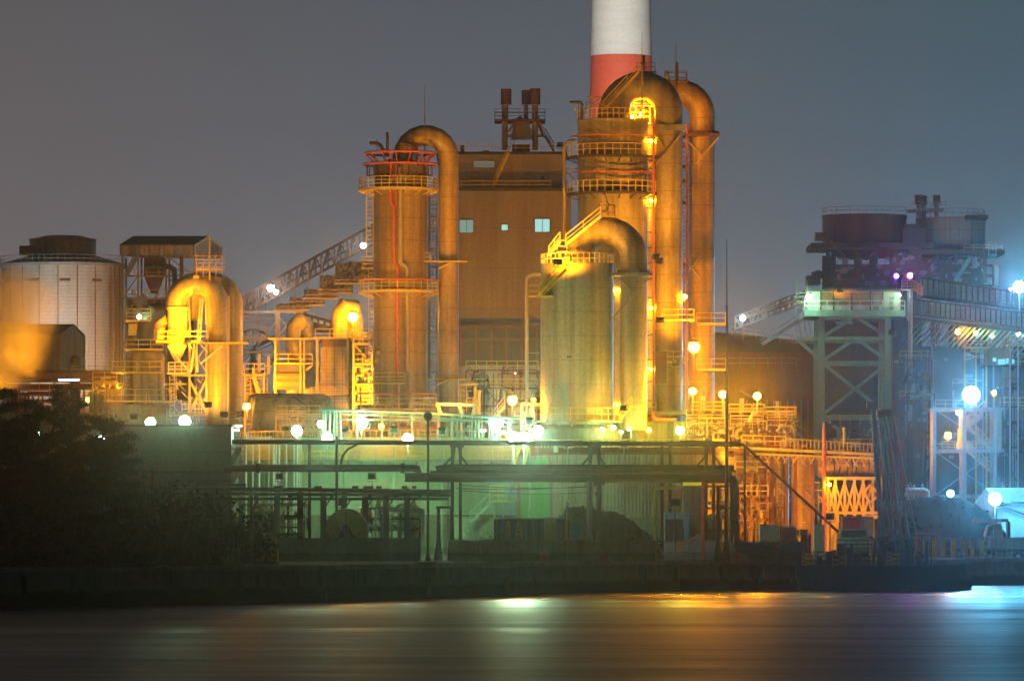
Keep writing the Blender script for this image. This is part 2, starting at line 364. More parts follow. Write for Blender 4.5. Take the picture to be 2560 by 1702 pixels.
# ---------------------------------------------------------------- water, quay, yard
def water_mat():
    m = bpy.data.materials.new('harbour_water'); m.use_nodes = True; t = m.node_tree; b = t.nodes['Principled BSDF']
    b.inputs['Base Color'].default_value = (.012,.014,.015,1); b.inputs['Roughness'].default_value = .17; b.inputs['IOR'].default_value = 1.33
    c = t.nodes.new('ShaderNodeTexCoord'); mp = t.nodes.new('ShaderNodeMapping'); mp.inputs['Scale'].default_value = (.05,.16,1)
    t.links.new(c.outputs['Object'], mp.inputs[0])
    n = t.nodes.new('ShaderNodeTexNoise'); n.inputs['Scale'].default_value = 1.0; n.inputs['Detail'].default_value = 5; n.inputs['Roughness'].default_value = .6
    t.links.new(mp.outputs[0], n.inputs['Vector'])
    m2 = t.nodes.new('ShaderNodeMapping'); m2.inputs['Scale'].default_value = (.012,.045,1); t.links.new(c.outputs['Object'], m2.inputs[0])
    n2 = t.nodes.new('ShaderNodeTexNoise'); n2.inputs['Scale'].default_value = 1.0; n2.inputs['Detail'].default_value = 3; t.links.new(m2.outputs[0], n2.inputs['Vector'])
    mr = t.nodes.new('ShaderNodeMapRange'); mr.inputs['From Min'].default_value = .35; mr.inputs['From Max'].default_value = .65; mr.inputs['To Min'].default_value = -.13; mr.inputs['To Max'].default_value = .10
    m4 = t.nodes.new('ShaderNodeMapping'); m4.inputs['Scale'].default_value = (.10,.30,1); t.links.new(c.outputs['Object'], m4.inputs[0])
    n4 = t.nodes.new('ShaderNodeTexNoise'); n4.inputs['Scale'].default_value = 1.0; n4.inputs['Detail'].default_value = 7; n4.inputs['Roughness'].default_value = .7; t.links.new(m4.outputs[0], n4.inputs['Vector'])
    mm4 = t.nodes.new('ShaderNodeMixRGB'); mm4.inputs[0].default_value = .5; t.links.new(n2.outputs[0], mm4.inputs[1]); t.links.new(n4.outputs[0], mm4.inputs[2]); t.links.new(mm4.outputs[0], mr.inputs['Value'])
    gp = t.nodes.new('ShaderNodeNewGeometry'); sy = t.nodes.new('ShaderNodeSeparateXYZ'); t.links.new(gp.outputs['Position'], sy.inputs[0])
    my_ = t.nodes.new('ShaderNodeMapRange'); my_.inputs['From Min'].default_value = 510; my_.inputs['From Max'].default_value = 330; my_.inputs['To Min'].default_value = .23; my_.inputs['To Max'].default_value = .46
    t.links.new(sy.outputs['Y'], my_.inputs['Value'])       # ruffled out in the basin, calmer in the lee of the quay
    ad = t.nodes.new('ShaderNodeMath'); ad.operation = 'ADD'; t.links.new(my_.outputs[0], ad.inputs[0]); t.links.new(mr.outputs[0], ad.inputs[1]); t.links.new(ad.outputs[0], b.inputs['Roughness'])
    bp = t.nodes.new('ShaderNodeBump'); bp.inputs['Strength'].default_value = .30; bp.inputs['Distance'].default_value = .10
    t.links.new(n.outputs[0], bp.inputs['Height']); t.links.new(bp.outputs[0], b.inputs['Normal'])
    return m
struct(MB().add([(-900,-60,0),(900,-60,0),(900,955,0),(-900,955,0)], [(0,1,2,3)]).build('water', water_mat()))
QL = [(-900,372,372),(0,377,377),(800,414,414),(1250,462,462),(1700,507,507),(2430,517,517)]
q = [Vector((XX(a,d), d, 0)) for a, d, _ in QL]; q2 = [Vector((XX(2431,566),566,0)), Vector((XX(3400,580),580,0))]
line = q + [Vector((q[-1].x, 566, 0)), Vector((XX(3400,580),580,0))]
g = [(p.x, p.y+.9, GZ) for p in line]; far = [(line[-1].x+600, 950, GZ), (-1100, 950, GZ)]
struct(MB().add(g+far, [tuple(range(len(g)+2))]).build('ground', M['ground']))
def quay_d(px):
    for k in range(len(QL)-1):
        if QL[k][0] <= px <= QL[k+1][0]: return QL[k][1]+(px-QL[k][0])/(QL[k+1][0]-QL[k][0])*(QL[k+1][1]-QL[k][1])
    return 566
def quay_wall():
    w = MB(); cp = MB()
    for a, b in zip(line[:-1], line[1:]):
        e = (b-a).normalized(); nrm = Vector((-e.y, e.x, 0))
        if nrm.y < 0: nrm = -nrm
        if abs(e.x) < .1: nrm = Vector((-1,0,0))
        vs = []
        for z, off in ((-3,0),(GZ-.34,0)):
            vs += [(a.x+nrm.x*off, a.y+nrm.y*off, z), (b.x+nrm.x*off, b.y+nrm.y*off, z)]
        w.add(vs+[(a.x+nrm.x*1.2, a.y+nrm.y*1.2, -3),(b.x+nrm.x*1.2,b.y+nrm.y*1.2,-3),(a.x+nrm.x*1.2,a.y+nrm.y*1.2,GZ-.34),(b.x+nrm.x*1.2,b.y+nrm.y*1.2,GZ-.34)],
              [(0,1,3,2),(4,6,7,5),(2,3,7,6)])
        L = (b-a).length; k = max(1, int(L/9)); 
        for i in range(k):
            p, r_ = a+e*(L*i/k+.03), a+e*(L*(i+1)/k-.03); lo = random.uniform(-.05,.03); o1 = nrm*-.18; o2 = nrm*1.25
            vs = [p+o1, r_+o1, r_+o2, p+o2]
            cp.add([(v.x,v.y,GZ-.34) for v in vs]+[(v.x,v.y,GZ+.02+lo) for v in vs], [(0,3,2,1),(4,5,6,7),(0,1,5,4),(1,2,6,5),(2,3,7,6),(3,0,4,7)])
    o = w.build('quay_wall', M['quay']); tag(o, 'long stained concrete quay wall along the water', 'quay')
    cp.build('coping', M['conc'], o)
    f = MB()
    for px in (130, 395, 815, 960, 1020, 1205, 1290, 1345, 1420, 2240, 2290, 2365):           # ladders, guard strips and stiffeners on the wall face
        for k in range(len(QL)-1):
            if QL[k][0] <= px <= QL[k+1][0]:
                u = (px-QL[k][0])/(QL[k+1][0]-QL[k][0]); d = QL[k][1]+u*(QL[k+1][1]-QL[k][1])
        p = P(px, 1400, d); f.box(p.x-.06, p.x+.06, d-.22, d-.02, -.6, 2.1)
    f.build('guard_strip', M['steel'], o)
    for px in (60,210,300,480,560,640,740,880,1120,1330,1460,1540,1610,1690,1800,1900,1980):             # rubber fenders hung on the wall
        d = quay_d(px); p = P(px,1400,d); h = random.uniform(1.1,1.6)
        MB().tube([(p.x,d-.3,2.1),(p.x+random.uniform(-.05,.05),d-.34,2.1-h)],.2,10).build('rubber_fender', M['tyre'], o, 40)
    return o
quay_wall()
# concrete fender blocks standing off the wall
for i, (a, b, yt, lab) in enumerate([(1033,1090,1404,'concrete fender block on quay wall under the thin ball-topped pole'), (1150,1285,1404,'wide pale-topped concrete fender block left of the red bollards')]):
    d = quay_d((a+b)/2)-2.2; m = MB(); m.pbox(a, b, yt, 1442, d, 2.0)
    o = m.build('fender_block', M['conc']); tag(o, lab, 'fender')
    l = MB(); l.pbox(a+12, a+24, 1440, 1530, d, .8, .5); l.pbox(b-24, b-12, 1440, 1530, d, .8, .5); l.build('leg', M['quay'], o)
# low wall behind the quay edge
for a, b, yt, d, lab in [(105,600,1370,412,'low dark concrete wall below the trees on the left'), (690,1052,1345,498,'low concrete wall in front of the yellow covered reel'),
                         (1122,1640,1348,497,'long low wall of concrete panels in front of the blue container'), (1660,2010,1352,520,'dark low wall behind the sloping jetty pipes')]:
    m = MB(); n = max(3, int((b-a)/70))
    for i in range(n):
        u0, u1 = a+(b-a)*i/n, a+(b-a)*(i+1)/n
        m.box(XX(u0,d)+.02, XX(u1,d)-.02, d, d+.35, GZ-.01, ZZ(yt,d)+random.uniform(-.06,.06))
    tag(m.build('parapet_wall', M['conc']), lab, 'wall')

# ---------------------------------------------------------------- far background: silo, sheds, boiler house, chimney
def silo():
    d = 800; t = thing('silo', 'big round plated silo tank with a small cupola on its roof', 'silo', P(157,1370,d))
    MB().cyl(157,153,668,1372,d,64).build('shell', M['silo'], t, 40)
    r = 153*d/F; x = XX(157,d)
    MB().lathe(x,d,[(r+.35,ZZ(668,d)-.1),(r+.4,ZZ(662,d)),(r*.55,ZZ(640,d)),(0,ZZ(638,d))],64).build('roof', M['grey'], t, 40)
    c = MB().cyl(157,83,598,640,d,40).build('cupola', M['tank'], t, 40); rc = 83*d/F
    MB().lathe(x,d,[(rc+.2,ZZ(601,d)),(rc*.55,ZZ(590,d)),(0,ZZ(589.5,d))],40).build('cupola_roof', M['grey'], c, 30)
    m = MB(); m.box(x-rc*1.25,x-rc*.8,d-rc*.7,d-rc*.2,ZZ(640,d),ZZ(617,d)); m.build('cabin', M['tank'], t)
    MB().rail(arc(x,d,ZZ(661,d),r+.2,180,360,30),1.0,1.5,.03).build('railing', M['steel'], t)
    v = MB()
    for px in (24,96,174,251):
        a = math.acos(max(-1,min(1,(px-157)/153))); cx, cyy = x+r*math.cos(a), d-r*math.sin(a)
        e = Vector((math.sin(a),math.cos(a),0))*.72; nn = Vector((math.cos(a),-math.sin(a),0))
        c0 = Vector((cx,cyy,ZZ(706,d)))
        v.prism([c0-e-Vector((0,0,.17))-nn*.2, c0+e-Vector((0,0,.17))-nn*.2, c0+e+Vector((0,0,.17))-nn*.2, c0-e+Vector((0,0,.17))-nn*.2], nn*.26)
    v.build('vent', M['rust'], t)
    s = MB()
    for a in range(198,345,18):
        s.box(x+r*math.cos(R(a))-.05, x+r*math.cos(R(a))+.05, d+r*math.sin(R(a))-.08, d+r*math.sin(R(a))+.05, GZ, ZZ(668,d))
    s.tube([Vector((x+r*math.cos(R(330))*1.01,d+r*math.sin(R(330))*1.02,z)) for z in (GZ,ZZ(662,d))],.12,6)
    s.build('stiffener', M['rust'], t)
silo()
def gable_shed(x0, x1, g0, yr, ye, yb, d, name, label, dep=8, wm='sheet', rm='rust', trim='white', legs=False):
    """Shed with a long side facing the water between x0 and g0 and its gable end seen between g0 and x1."""
    t = thing(name, label, 'shed', P((x0+x1)/2, yb, d)); a0, a1, b1 = XX(x0,d), XX(g0,d), XX(x1,d)
    ze, zr, zb = ZZ(ye,d), ZZ(yr,d), ZZ(yb,d); rx = (a1+b1)/2; sh = (b1-a1)
    y0, y1 = d, d+dep
    # plan: front edge a0..a1 at y0, gable edge runs from (a1,y0) to (b1,y1)
    w = MB(); vs = [(a0,y0,zb),(a1,y0,zb),(b1,y1,zb),(a0+sh,y1,zb),(a0,y0,ze),(a1,y0,ze),(b1,y1,ze),(a0+sh,y1,ze),(rx,(y0+y1)/2,zr),(a0+sh/2,(y0+y1)/2,zr)]
    w.add(vs, [(0,1,5,4),(1,2,6,8,5),(2,3,7,6),(3,0,4,9,7)]); w.build('wall', M[wm], t)
    rf = MB(); u = Vector((0,0,.15))
    A = [Vector(v) for v in (vs[4],vs[5],vs[8],vs[9])]; B = [Vector(v) for v in (vs[9],vs[8],vs[6],vs[7])]
    A[0].z -= .1; A[1].z -= .1; rf.prism([p+Vector((0,-.15,.03)) for p in A], u); rf.prism([p+Vector((0,.1,.035)) for p in B], u); rf.build('roof', M[rm], t)
    tr = MB(); o = Vector((.06,-.12,0))
    tr.beam(Vector(vs[5])+o, Vector(vs[8])+o+Vector((0,0,.1)), .22); tr.beam(Vector(vs[8])+o+Vector((0,0,.1)), Vector(vs[6])+o, .22); tr.beam(Vector(vs[1])+o, Vector(vs[5])+o, .16); tr.beam(Vector(vs[2])+o, Vector(vs[6])+o, .16)
    tr.build('trim', M[trim], t)
    return t
t = gable_shed(-40, 201, 152, 811, 836, 935, 740, 'gabled_shed', 'small gabled shed with a white-edged gable end before the silo', 7, wm='tank', rm='grey')
MB().lathe(XX(183,740), 740+3.2, [(.7,GZ),(.7,ZZ(895,740)),(.4,ZZ(888,740)),(0,ZZ(886,740))], 16).build('doorway', M['dark'], t, 40)
t = gable_shed(299, 547, 487, 590, 613, 639, 705, 'shed_on_trestle', 'gabled sheet-metal shed on a tall steel trestle beside the silo', 7)
m = MB()
for px in (306, 345, 415, 487):
    for dy in (0, 6.5): a = P(px,1380,705); b = P(px,639,705); m.beam(a+Vector((0,dy+.3,0)), b+Vector((0,dy+.3,0)), .22)
for y in (690, 745, 800, 860, 920): m.beam(P(306,y,705.3), P(487,y,705.3), .2); m.beam(P(306,y,711.8), P(487,y,711.8), .2)
for a, b in ((639,690),(690,745),(745,800),(800,860)):
    m.beam(P(306,b,705.3),P(345,a,705.3),.12); m.beam(P(415,a,705.3),P(487,b,705.3),.12)
m.build('trestle', M['steel'], t)
MB().prail(306,487,724,745,705,1.5,.035).prail(306,487,672,690,705,1.5,.035).build('railing', M['yellow'], t)
m = MB(); m.pbox(360,411,644,690,706,3); m.add([P(360,690,706),P(411,690,706),P(411,690,709),P(360,690,709),P(378,735,707),P(394,735,707),P(394,735,708),P(378,735,708)],[(0,1,5,4),(1,2,6,5),(2,3,7,6),(3,0,4,7),(4,5,6,7)])
m.build('hopper', M['rust'], t)
MB().tube([P(366,667,704.6),P(425,667,704.6),P(436,675,704.6),P(438,735,704.6)],.33,10).build('duct', M['dark'], t, 50)
MB().tube([P(454,640,704),P(454,735,704)],.24,8).build('drain_pipe', M['rust'], t, 50)
m = MB(); m.stair(P(318,690,704.4),P(345,640,704.4),.8); m.stair(P(375,800,704.4),P(330,745,704.4),.8); m.build('stair', M['steel'], t)
# cluttered plant under and behind the trestle
t = thing('crusher_house', 'dark clutter of hoppers and chutes under the trestle shed', 'plant house', P(400,1380,712))
MB().pbox(318,478,748,1000,710,6).build('wall', M['rust'], t)
m = MB()
for k in range(26):
    x = random.uniform(315,480); y = random.uniform(690,930); w = random.uniform(8,26); h = random.uniform(6,24); m.pbox(x,x+w,y,y+h,709,.8,random.uniform(-.9,.1))
for k in range(18):
    x = random.uniform(310,480); y = random.uniform(680,900); m.tube([P(x,y,708.4),P(x+random.uniform(-20,20),y+random.uniform(15,50),708.4)],.1,6)
m.build('chute', M['grey'], t)

def boiler_house():
    d = 740; t = thing('boiler_house', 'tall windowed brown boiler building behind the middle towers', 'building', P(1280,1380,d))
    w = MB(); w.pbox(1096,1428,475,1385,d,26); w.build('wall', M['wall'], t)
    u = MB(); u.pbox(1096,1416,382,476.5,d,22,2.2); u.build('upper_wall', M['wall'], t)
    MB().pbox(1090,1432,470,478,d,1.2,-.5).build('ledge', M['dark'], t)
    MB().pbox(1090,1418,377,384,d,23,1.8).build('roof', M['dark'], t)
    MB().prail(1097,1377,453,471,d-.4,2.7,.045).build('railing', M['yellow'], t)
    MB().prail(1097,1418,361,379,d+2,3.2,.035).build('railing', M['yellow'], t)
    lit = emis('lit_window_pane', (.30,.80,.90), .75); dim = emis('dim_window_pane', (.14,.30,.32), .75)
    for x0,x1,y0,y1,mt,mull in ((1149,1183,550,582,dim,1),(1254,1269,562,576,lit,0),(1337.5,1374,548,580,lit,1)):
        f = MB(); k = 1.6; f.pbox(x0-k,x1+k,y0-k,y0,d,.3,-.15); f.pbox(x0-k,x1+k,y1,y1+k,d,.3,-.15); f.pbox(x0-k,x0,y0,y1,d,.3,-.15); f.pbox(x1,x1+k,y0,y1,d,.3,-.15)
        if mull: f.pbox((x0+x1)/2-.7,(x0+x1)/2+.7,y0,y1,d,.3,-.15)
        fo = f.build('window', M['dark'], t); MB().pbox(x0,x1,y0,y1,d,.05,-.06).build('pane', mt, fo)
    f = MB(); f.pbox(1182,1238,398,401,d,.4,2.0); f.pbox(1182,1238,416,418,d,.4,2.0); f.pbox(1182,1184.5,400,416,d,.4,2.0); f.pbox(1235.5,1238,400,416,d,.4,2.0)
    fo = f.build('louvre_window', M['grey'], t); g_ = MB()
    for k in range(5): g_.pbox(1184.5,1235.5,401.5+k*3,403+k*3,d,.2,2.05)
    g_.build('slat', emis('louvre_glow',(.30,.42,.44),.35), fo)
    MB().pbox(1184.5,1235.5,401,416,d,.05,2.17).build('opening', M['dark'], fo)
    MB().stair(P(1233,470,d+1.6),P(1272,384,d+1.6),1.0).build('stair', M['yellow'], t)
    m = MB(); m.pbox(1252,1270,578,604,d,.06,-.03); m.build('door', M['wall'], t)
    MB().pbox(1353,1360,438,446,d,.1,2.13).build('vent', M['dark'], t)
    # dark sheet painting recess shade: bay at the foot with a steel walkway
    MB().pbox(1120,1350,820,915,d,.1,-.2).build('bay_shade', M['dark'], t)
    m = MB(); m.pbox(1148,1430,815,822,d,3,-3); m.prail(1148,1430,793,815,d-2.9,2,.04); m.pbox(1148,1430,846,852,d,2,-2)
    for x in range(1150,1430,38): m.pbox(x,x+5,815,920,d,.4,-2.8)
    m.build('walkway', M['rust'], t)
    r = MB(); r.pbox(1150,1160,356,377,d,2,6); r.pbox(1205,1222,366,377,d,2,8); r.pbox(1160,1250,369,378,d,6,9); r.pbox(1280,1325,355,377,d,4,4); r.build('roof_cabin', M['rust'], t)
    st = thing('silencer_stack', 'steel roof frame with three rusty silencer drums on the boiler building', 'stack', P(1298,378,d+8))
    f = MB()
    for x in (1262,1338): f.tube([P(x,375,d+6),P(x,258,d+6)],.42,10)
    for x in (1262,1338): f.beam(P(x,340,d+6),P(1300,292,d+6),.25)
    f.beam(P(1262,340,d+6),P(1362,340,d+6),.35); f.build('frame', M['beige'], st, 40)
    MB().add([P(1285,296,d+6),P(1322,296,d+6),P(1322,296,d+10),P(1285,296,d+10),P(1278,350,d+4),P(1330,350,d+4),P(1330,350,d+11),P(1278,350,d+11)],[(0,1,5,4),(1,2,6,5),(2,3,7,6),(3,0,4,7),(0,3,2,1)]).build('hopper', M['beige'], st)
    p = MB(); p.pbox(1236,1364,292,296,d,6,4); p.build('platform', M['rust'], st)
    MB().prail(1237,1363,273,292,d+4.2,1.8,.035,dep=5.4).build('railing', M['rust'], st)
    for x0,x1,yt in ((1252,1278.5,223),(1304,1326,226),(1325,1351,222)):
        q_ = MB().cyl((x0+x1)/2,(x1-x0)/2,yt,262,d+(8 if x0==1304 else 6),20).build('silencer', M['rust'], st, 40)
        c0 = (x0+x1)/2; MB().cyl(c0,5.5,260,296,d+(8 if x0==1304 else 6),12).build('neck', M['beige'], q_, 40)
    s = MB(); s.stair(P(1358,340,d+5),P(1340,296,d+5),.8); s.stair(P(1385,378,d+5),P(1362,340,d+5),.8); s.ladder(P(1280,375,d+4.5),P(1284,300,d+4.5),.6); s.build('stair', M['rust'], st)
boiler_house()
def chimney():
    d = 860; t = thing('chimney', 'huge red and white banded concrete chimney rising out of the photograph', 'chimney', P(1553,1385,d)); x = XX(1553,d)
    z = lambda y: ZZ(y,d); k = d/F
    MB().lathe(x,d,[(86*k,GZ),(79*k,z(270)),(76.2*k,z(141.5))],64).build('red_band', M['chim_r'], t, 40)
    MB().lathe(x,d,[(76.2*k,z(141.4)),(73.5*k,z(0)),(71*k,z(-120)),(70.5*k,z(-122))],64).build('white_band', M['chim_w'], t, 40)
    MB().lathe(x,d,[(70.4*k,z(-122)),(67*k,z(-330)),(64*k,z(-330))],64).build('upper_red_band', M['chim_r'], t, 40)
chimney()
# ---------------------------------------------------------------- process towers
def ring(deck, rl, px, py, d, rin, rout, a0=180, a1=360, h=1.12, mids=(.33,.66), th=.28, n=20, sp=1.9, r=.042, kick=True):
    x = XX(px,d); z = ZZ(py,d)
    deck.lathe(x,d,[(rin,z-th),(rout,z-th),(rout,z),(rin,z),(rin,z-th)],n,R(a0),R(a1))
    for k in range(n//2):
        a = R(a0+(a1-a0)*(k+.5)/(n//2)); deck.beam((x+rin*math.cos(a),d+rin*math.sin(a),z-th-.5),(x+rout*math.cos(a),d+rout*math.sin(a),z-th-.02),.1)
    rl.rail(arc(x,d,z,rout-.06,a0,a1,n),h,sp,r,mids)
def seams(mb, pts, r, n=16, every=1, w=.07, first=1):
    for i in range(first, len(pts)-1, every):
        t = (pts[i+1]-pts[i-1]).normalized(); mb.tube([pts[i]-t*w, pts[i]+t*w], r*1.025, n, False)
def hairpin(t, pts, r, material, name='hairpin_duct', n=20, seam_mat=None, low=()):
    s = MB().tube(pts, r, n); seams(s, pts, r, n)
    for z in low:
        for p in (pts[0], pts[-1]): s.tube([Vector((p.x,p.y,z-.09)),Vector((p.x,p.y,z+.09))], r*1.04, n, False)
    return s.build(name, M[material], t, 50)

# --- tower B: middle tower with a tall hairpin duct
def middle_tower():
    d = 620; k = d/F; c = P(1001,1385,d); t = thing('scrubber_tower', 'tall amber-lit scrubber tower with two railed rings and a faceted hairpin duct', 'tower', c)
    x = c.x; r = 67*k
    MB().lathe(x,d,[(r,GZ),(r,ZZ(418,d)),(r*.93,ZZ(411,d)),(r*.5,ZZ(400,d)),(0,ZZ(398,d))],48).build('shell', M['tower'], t, 35)
    pts, rp = ubend(1008,1121.5,312,420,1080,25.5,d,9,dy=1.2)
    o = hairpin(t, pts, rp, 'tower', low=(ZZ(413,d),ZZ(690,d)))
    # two ring platforms and two orange ring mains
    for y, lab in ((472,0),(727,1)):
        a, b = MB(), MB(); ring(a,b,996,y,d,r+.02,r+1.45,150,390)
        dk = a.build('ring_platform', M['yellow'], t); b.build('railing', M['yellow'], dk)
    for y, rr in ((412,r+1.1),(702,r+1.45)): MB().tube(arc(x,d,ZZ(y,d),rr,180 if y > 500 else 0,360,36),.13 if y < 500 else .09,6,False).build('ring_main', M['orange'], t, 50)
    g = MB(); g.tube(arc(x,d,ZZ(384,d),r+.95,0,360,36),.13,6,False)
    for a in range(0,360,24): g.beam((x+(r+.95)*math.cos(R(a)),d+(r+.95)*math.sin(R(a)),ZZ(385,d)),(x+(r-.1)*math.cos(R(a)),d+(r-.1)*math.sin(R(a)),ZZ(408,d)),.12)
    gm = g.build('ring_main', M['orange'], t, 50)
    n_ = MB()
    for a in range(195,350,13):
        px_, py_ = x+(r+.8)*math.cos(R(a)), d+(r+.8)*math.sin(R(a)); n_.tube([(px_,py_,ZZ(412,d)),(px_,py_,ZZ(440,d)),(x+r*math.cos(R(a)),d+r*math.sin(R(a)),ZZ(443,d))],.08,5)
    n_.build('nozzle', M['rust'], gm, 50)
    p = MB(); e = r+.55
    p.tube([P(977,384,d-e),P(977,508,d-e),P(985,516,d-e),P(985,655,d-e),P(993,668,d-e),P(993,1030,d-e)],.17,8); p.tube([P(990,412,d-e-.1),P(990,520,d-e-.1)],.1,8)
    p.build('red_riser', M['orange'], t, 50)
    q = MB(); q.tube([P(1001,418,d-e+.1),P(1001,660,d-e+.1)],.25,10); q.tube([P(1001,660,d-e-.1),P(1012,663,d-e-.1),P(1019,672,d-e-.1),P(1019,1030,d-e-.1)],.2,8); q.tube([P(1019,925,d-e-.6),P(1027,930,d-e-.6),P(1028,1040,d-e-.6)],.24,8)
    q.build('beige_riser', M['beige'], t, 50)
    v = MB(); v.tube([P(961,390,d-.5),P(958,376,d-.5),P(950,363,d-.5),P(941,358,d-.5),P(924,358,d-.5)],.2,8); v.tube([P(968.5,390,d-.5),P(968.5,336,d-.5),P(966,331,d-.5)],.15,8); v.tube([P(1041,405,d-1.5),P(1041,376,d-1.5),P(1030,362,d-1.5),P(1000,358,d-1.5)],.2,8); v.beam(P(943,392,d-.6),P(943,348,d-.6),.08)
    v.build('vent_pipe', M['rust'], t, 50)
    MB().tube([P(1062,410,d),P(1062,290,d),P(1062,289,d),P(1062,212,d)],[.08,.08,.04,.02],6).build('lightning_rod', M['rust'], t)
    l = MB(); l.ladder(P(925,640,d),P(925,482,d),.7,.04,.45); l.beam(P(915,640,d),P(915,475,d),.06); l.ladder(P(930,900,d),P(930,672,d),.7,.04,.45); l.build('ladder', M['yellow'], t)
    b = MB(); b.prail(905,936,641,668,d,1.2,.045,(.33,.66),1.2); b.pbox(904,937,668,672,d,1.4); b.build('side_platform', M['yellow'], t)
    a = MB(); a.pbox(1048,1168,653,656,d,1.6,-1.2); a.beam(P(1095,672,d-.5),P(1130,656,d-.5),.14); a.prail(1052,1075,632,653,d-1,1.3,.04); a.build('duct_support', M['yellow'], t)
    a = MB(); a.pbox(1068,1165,947,950,d,1.6,-1.2); a.beam(P(1085,965,d-.5),P(1120,950,d-.5),.14); a.build('duct_support', M['yellow'], t)
    for x0,x1,y0,y1,ml in ((893,1012,932,959,'yellow'),(895,978,985,1013,'yellow'),(1031,1092,985,1013,'yellow')):
        m = MB(); m.prail(x0,x1,y0,y1,d-e-1.2,1.6,.045,(.33,.66)); m.pbox(x0,x1,y1,y1+3,d,1.4,-e-1.3); m.build('lower_gallery', M[ml], t)
    MB().beam(P(893,982,d-e-1.1),P(1092,983,d-e-1.1),.14).build('red_beam', M['orange'], t)
    s = MB(); s.pbox(905,1095,1013,1080,d,5,-3.4); s.build('plinth', M['conc'], t)
    m = MB()
    for k_ in range(14): xx = random.uniform(898,1092); m.tube([P(xx,random.uniform(960,985),d-e-.9),P(xx,1050,d-e-.9)],random.uniform(.05,.13),6)
    m.build('small_pipe', M['beige'], t, 50)
    for px,py in ((944,882),(942,901)): MB().ball(P(px,py,d-r+.25),.28,10).build('manhole', M['beige'], t, 50)
    return t
middle_tower()
# lattice stair tower right behind it
t = thing('lattice_ladder_tower', 'narrow lattice ladder tower between the middle tower and its duct', 'tower', P(1082,1385,626)); m = MB()
for px in (1071,1093):
    for dy in (626,629): m.beam(P(px,1385,dy),P(px,478,dy),.14)
for i,y in enumerate(range(490,1000,44)): m.beam(P(1071,y,626),P(1093,y,626),.16); m.beam(P(1071,y,626),P(1093,y+44,626) if i%2 else P(1093,y-40,626),.08)
m.build('frame', M['beige'], t); MB().ladder(P(1083,1000,627),P(1083,484,627),.7,.04,.42,True).build('ladder', M['steel'], t)

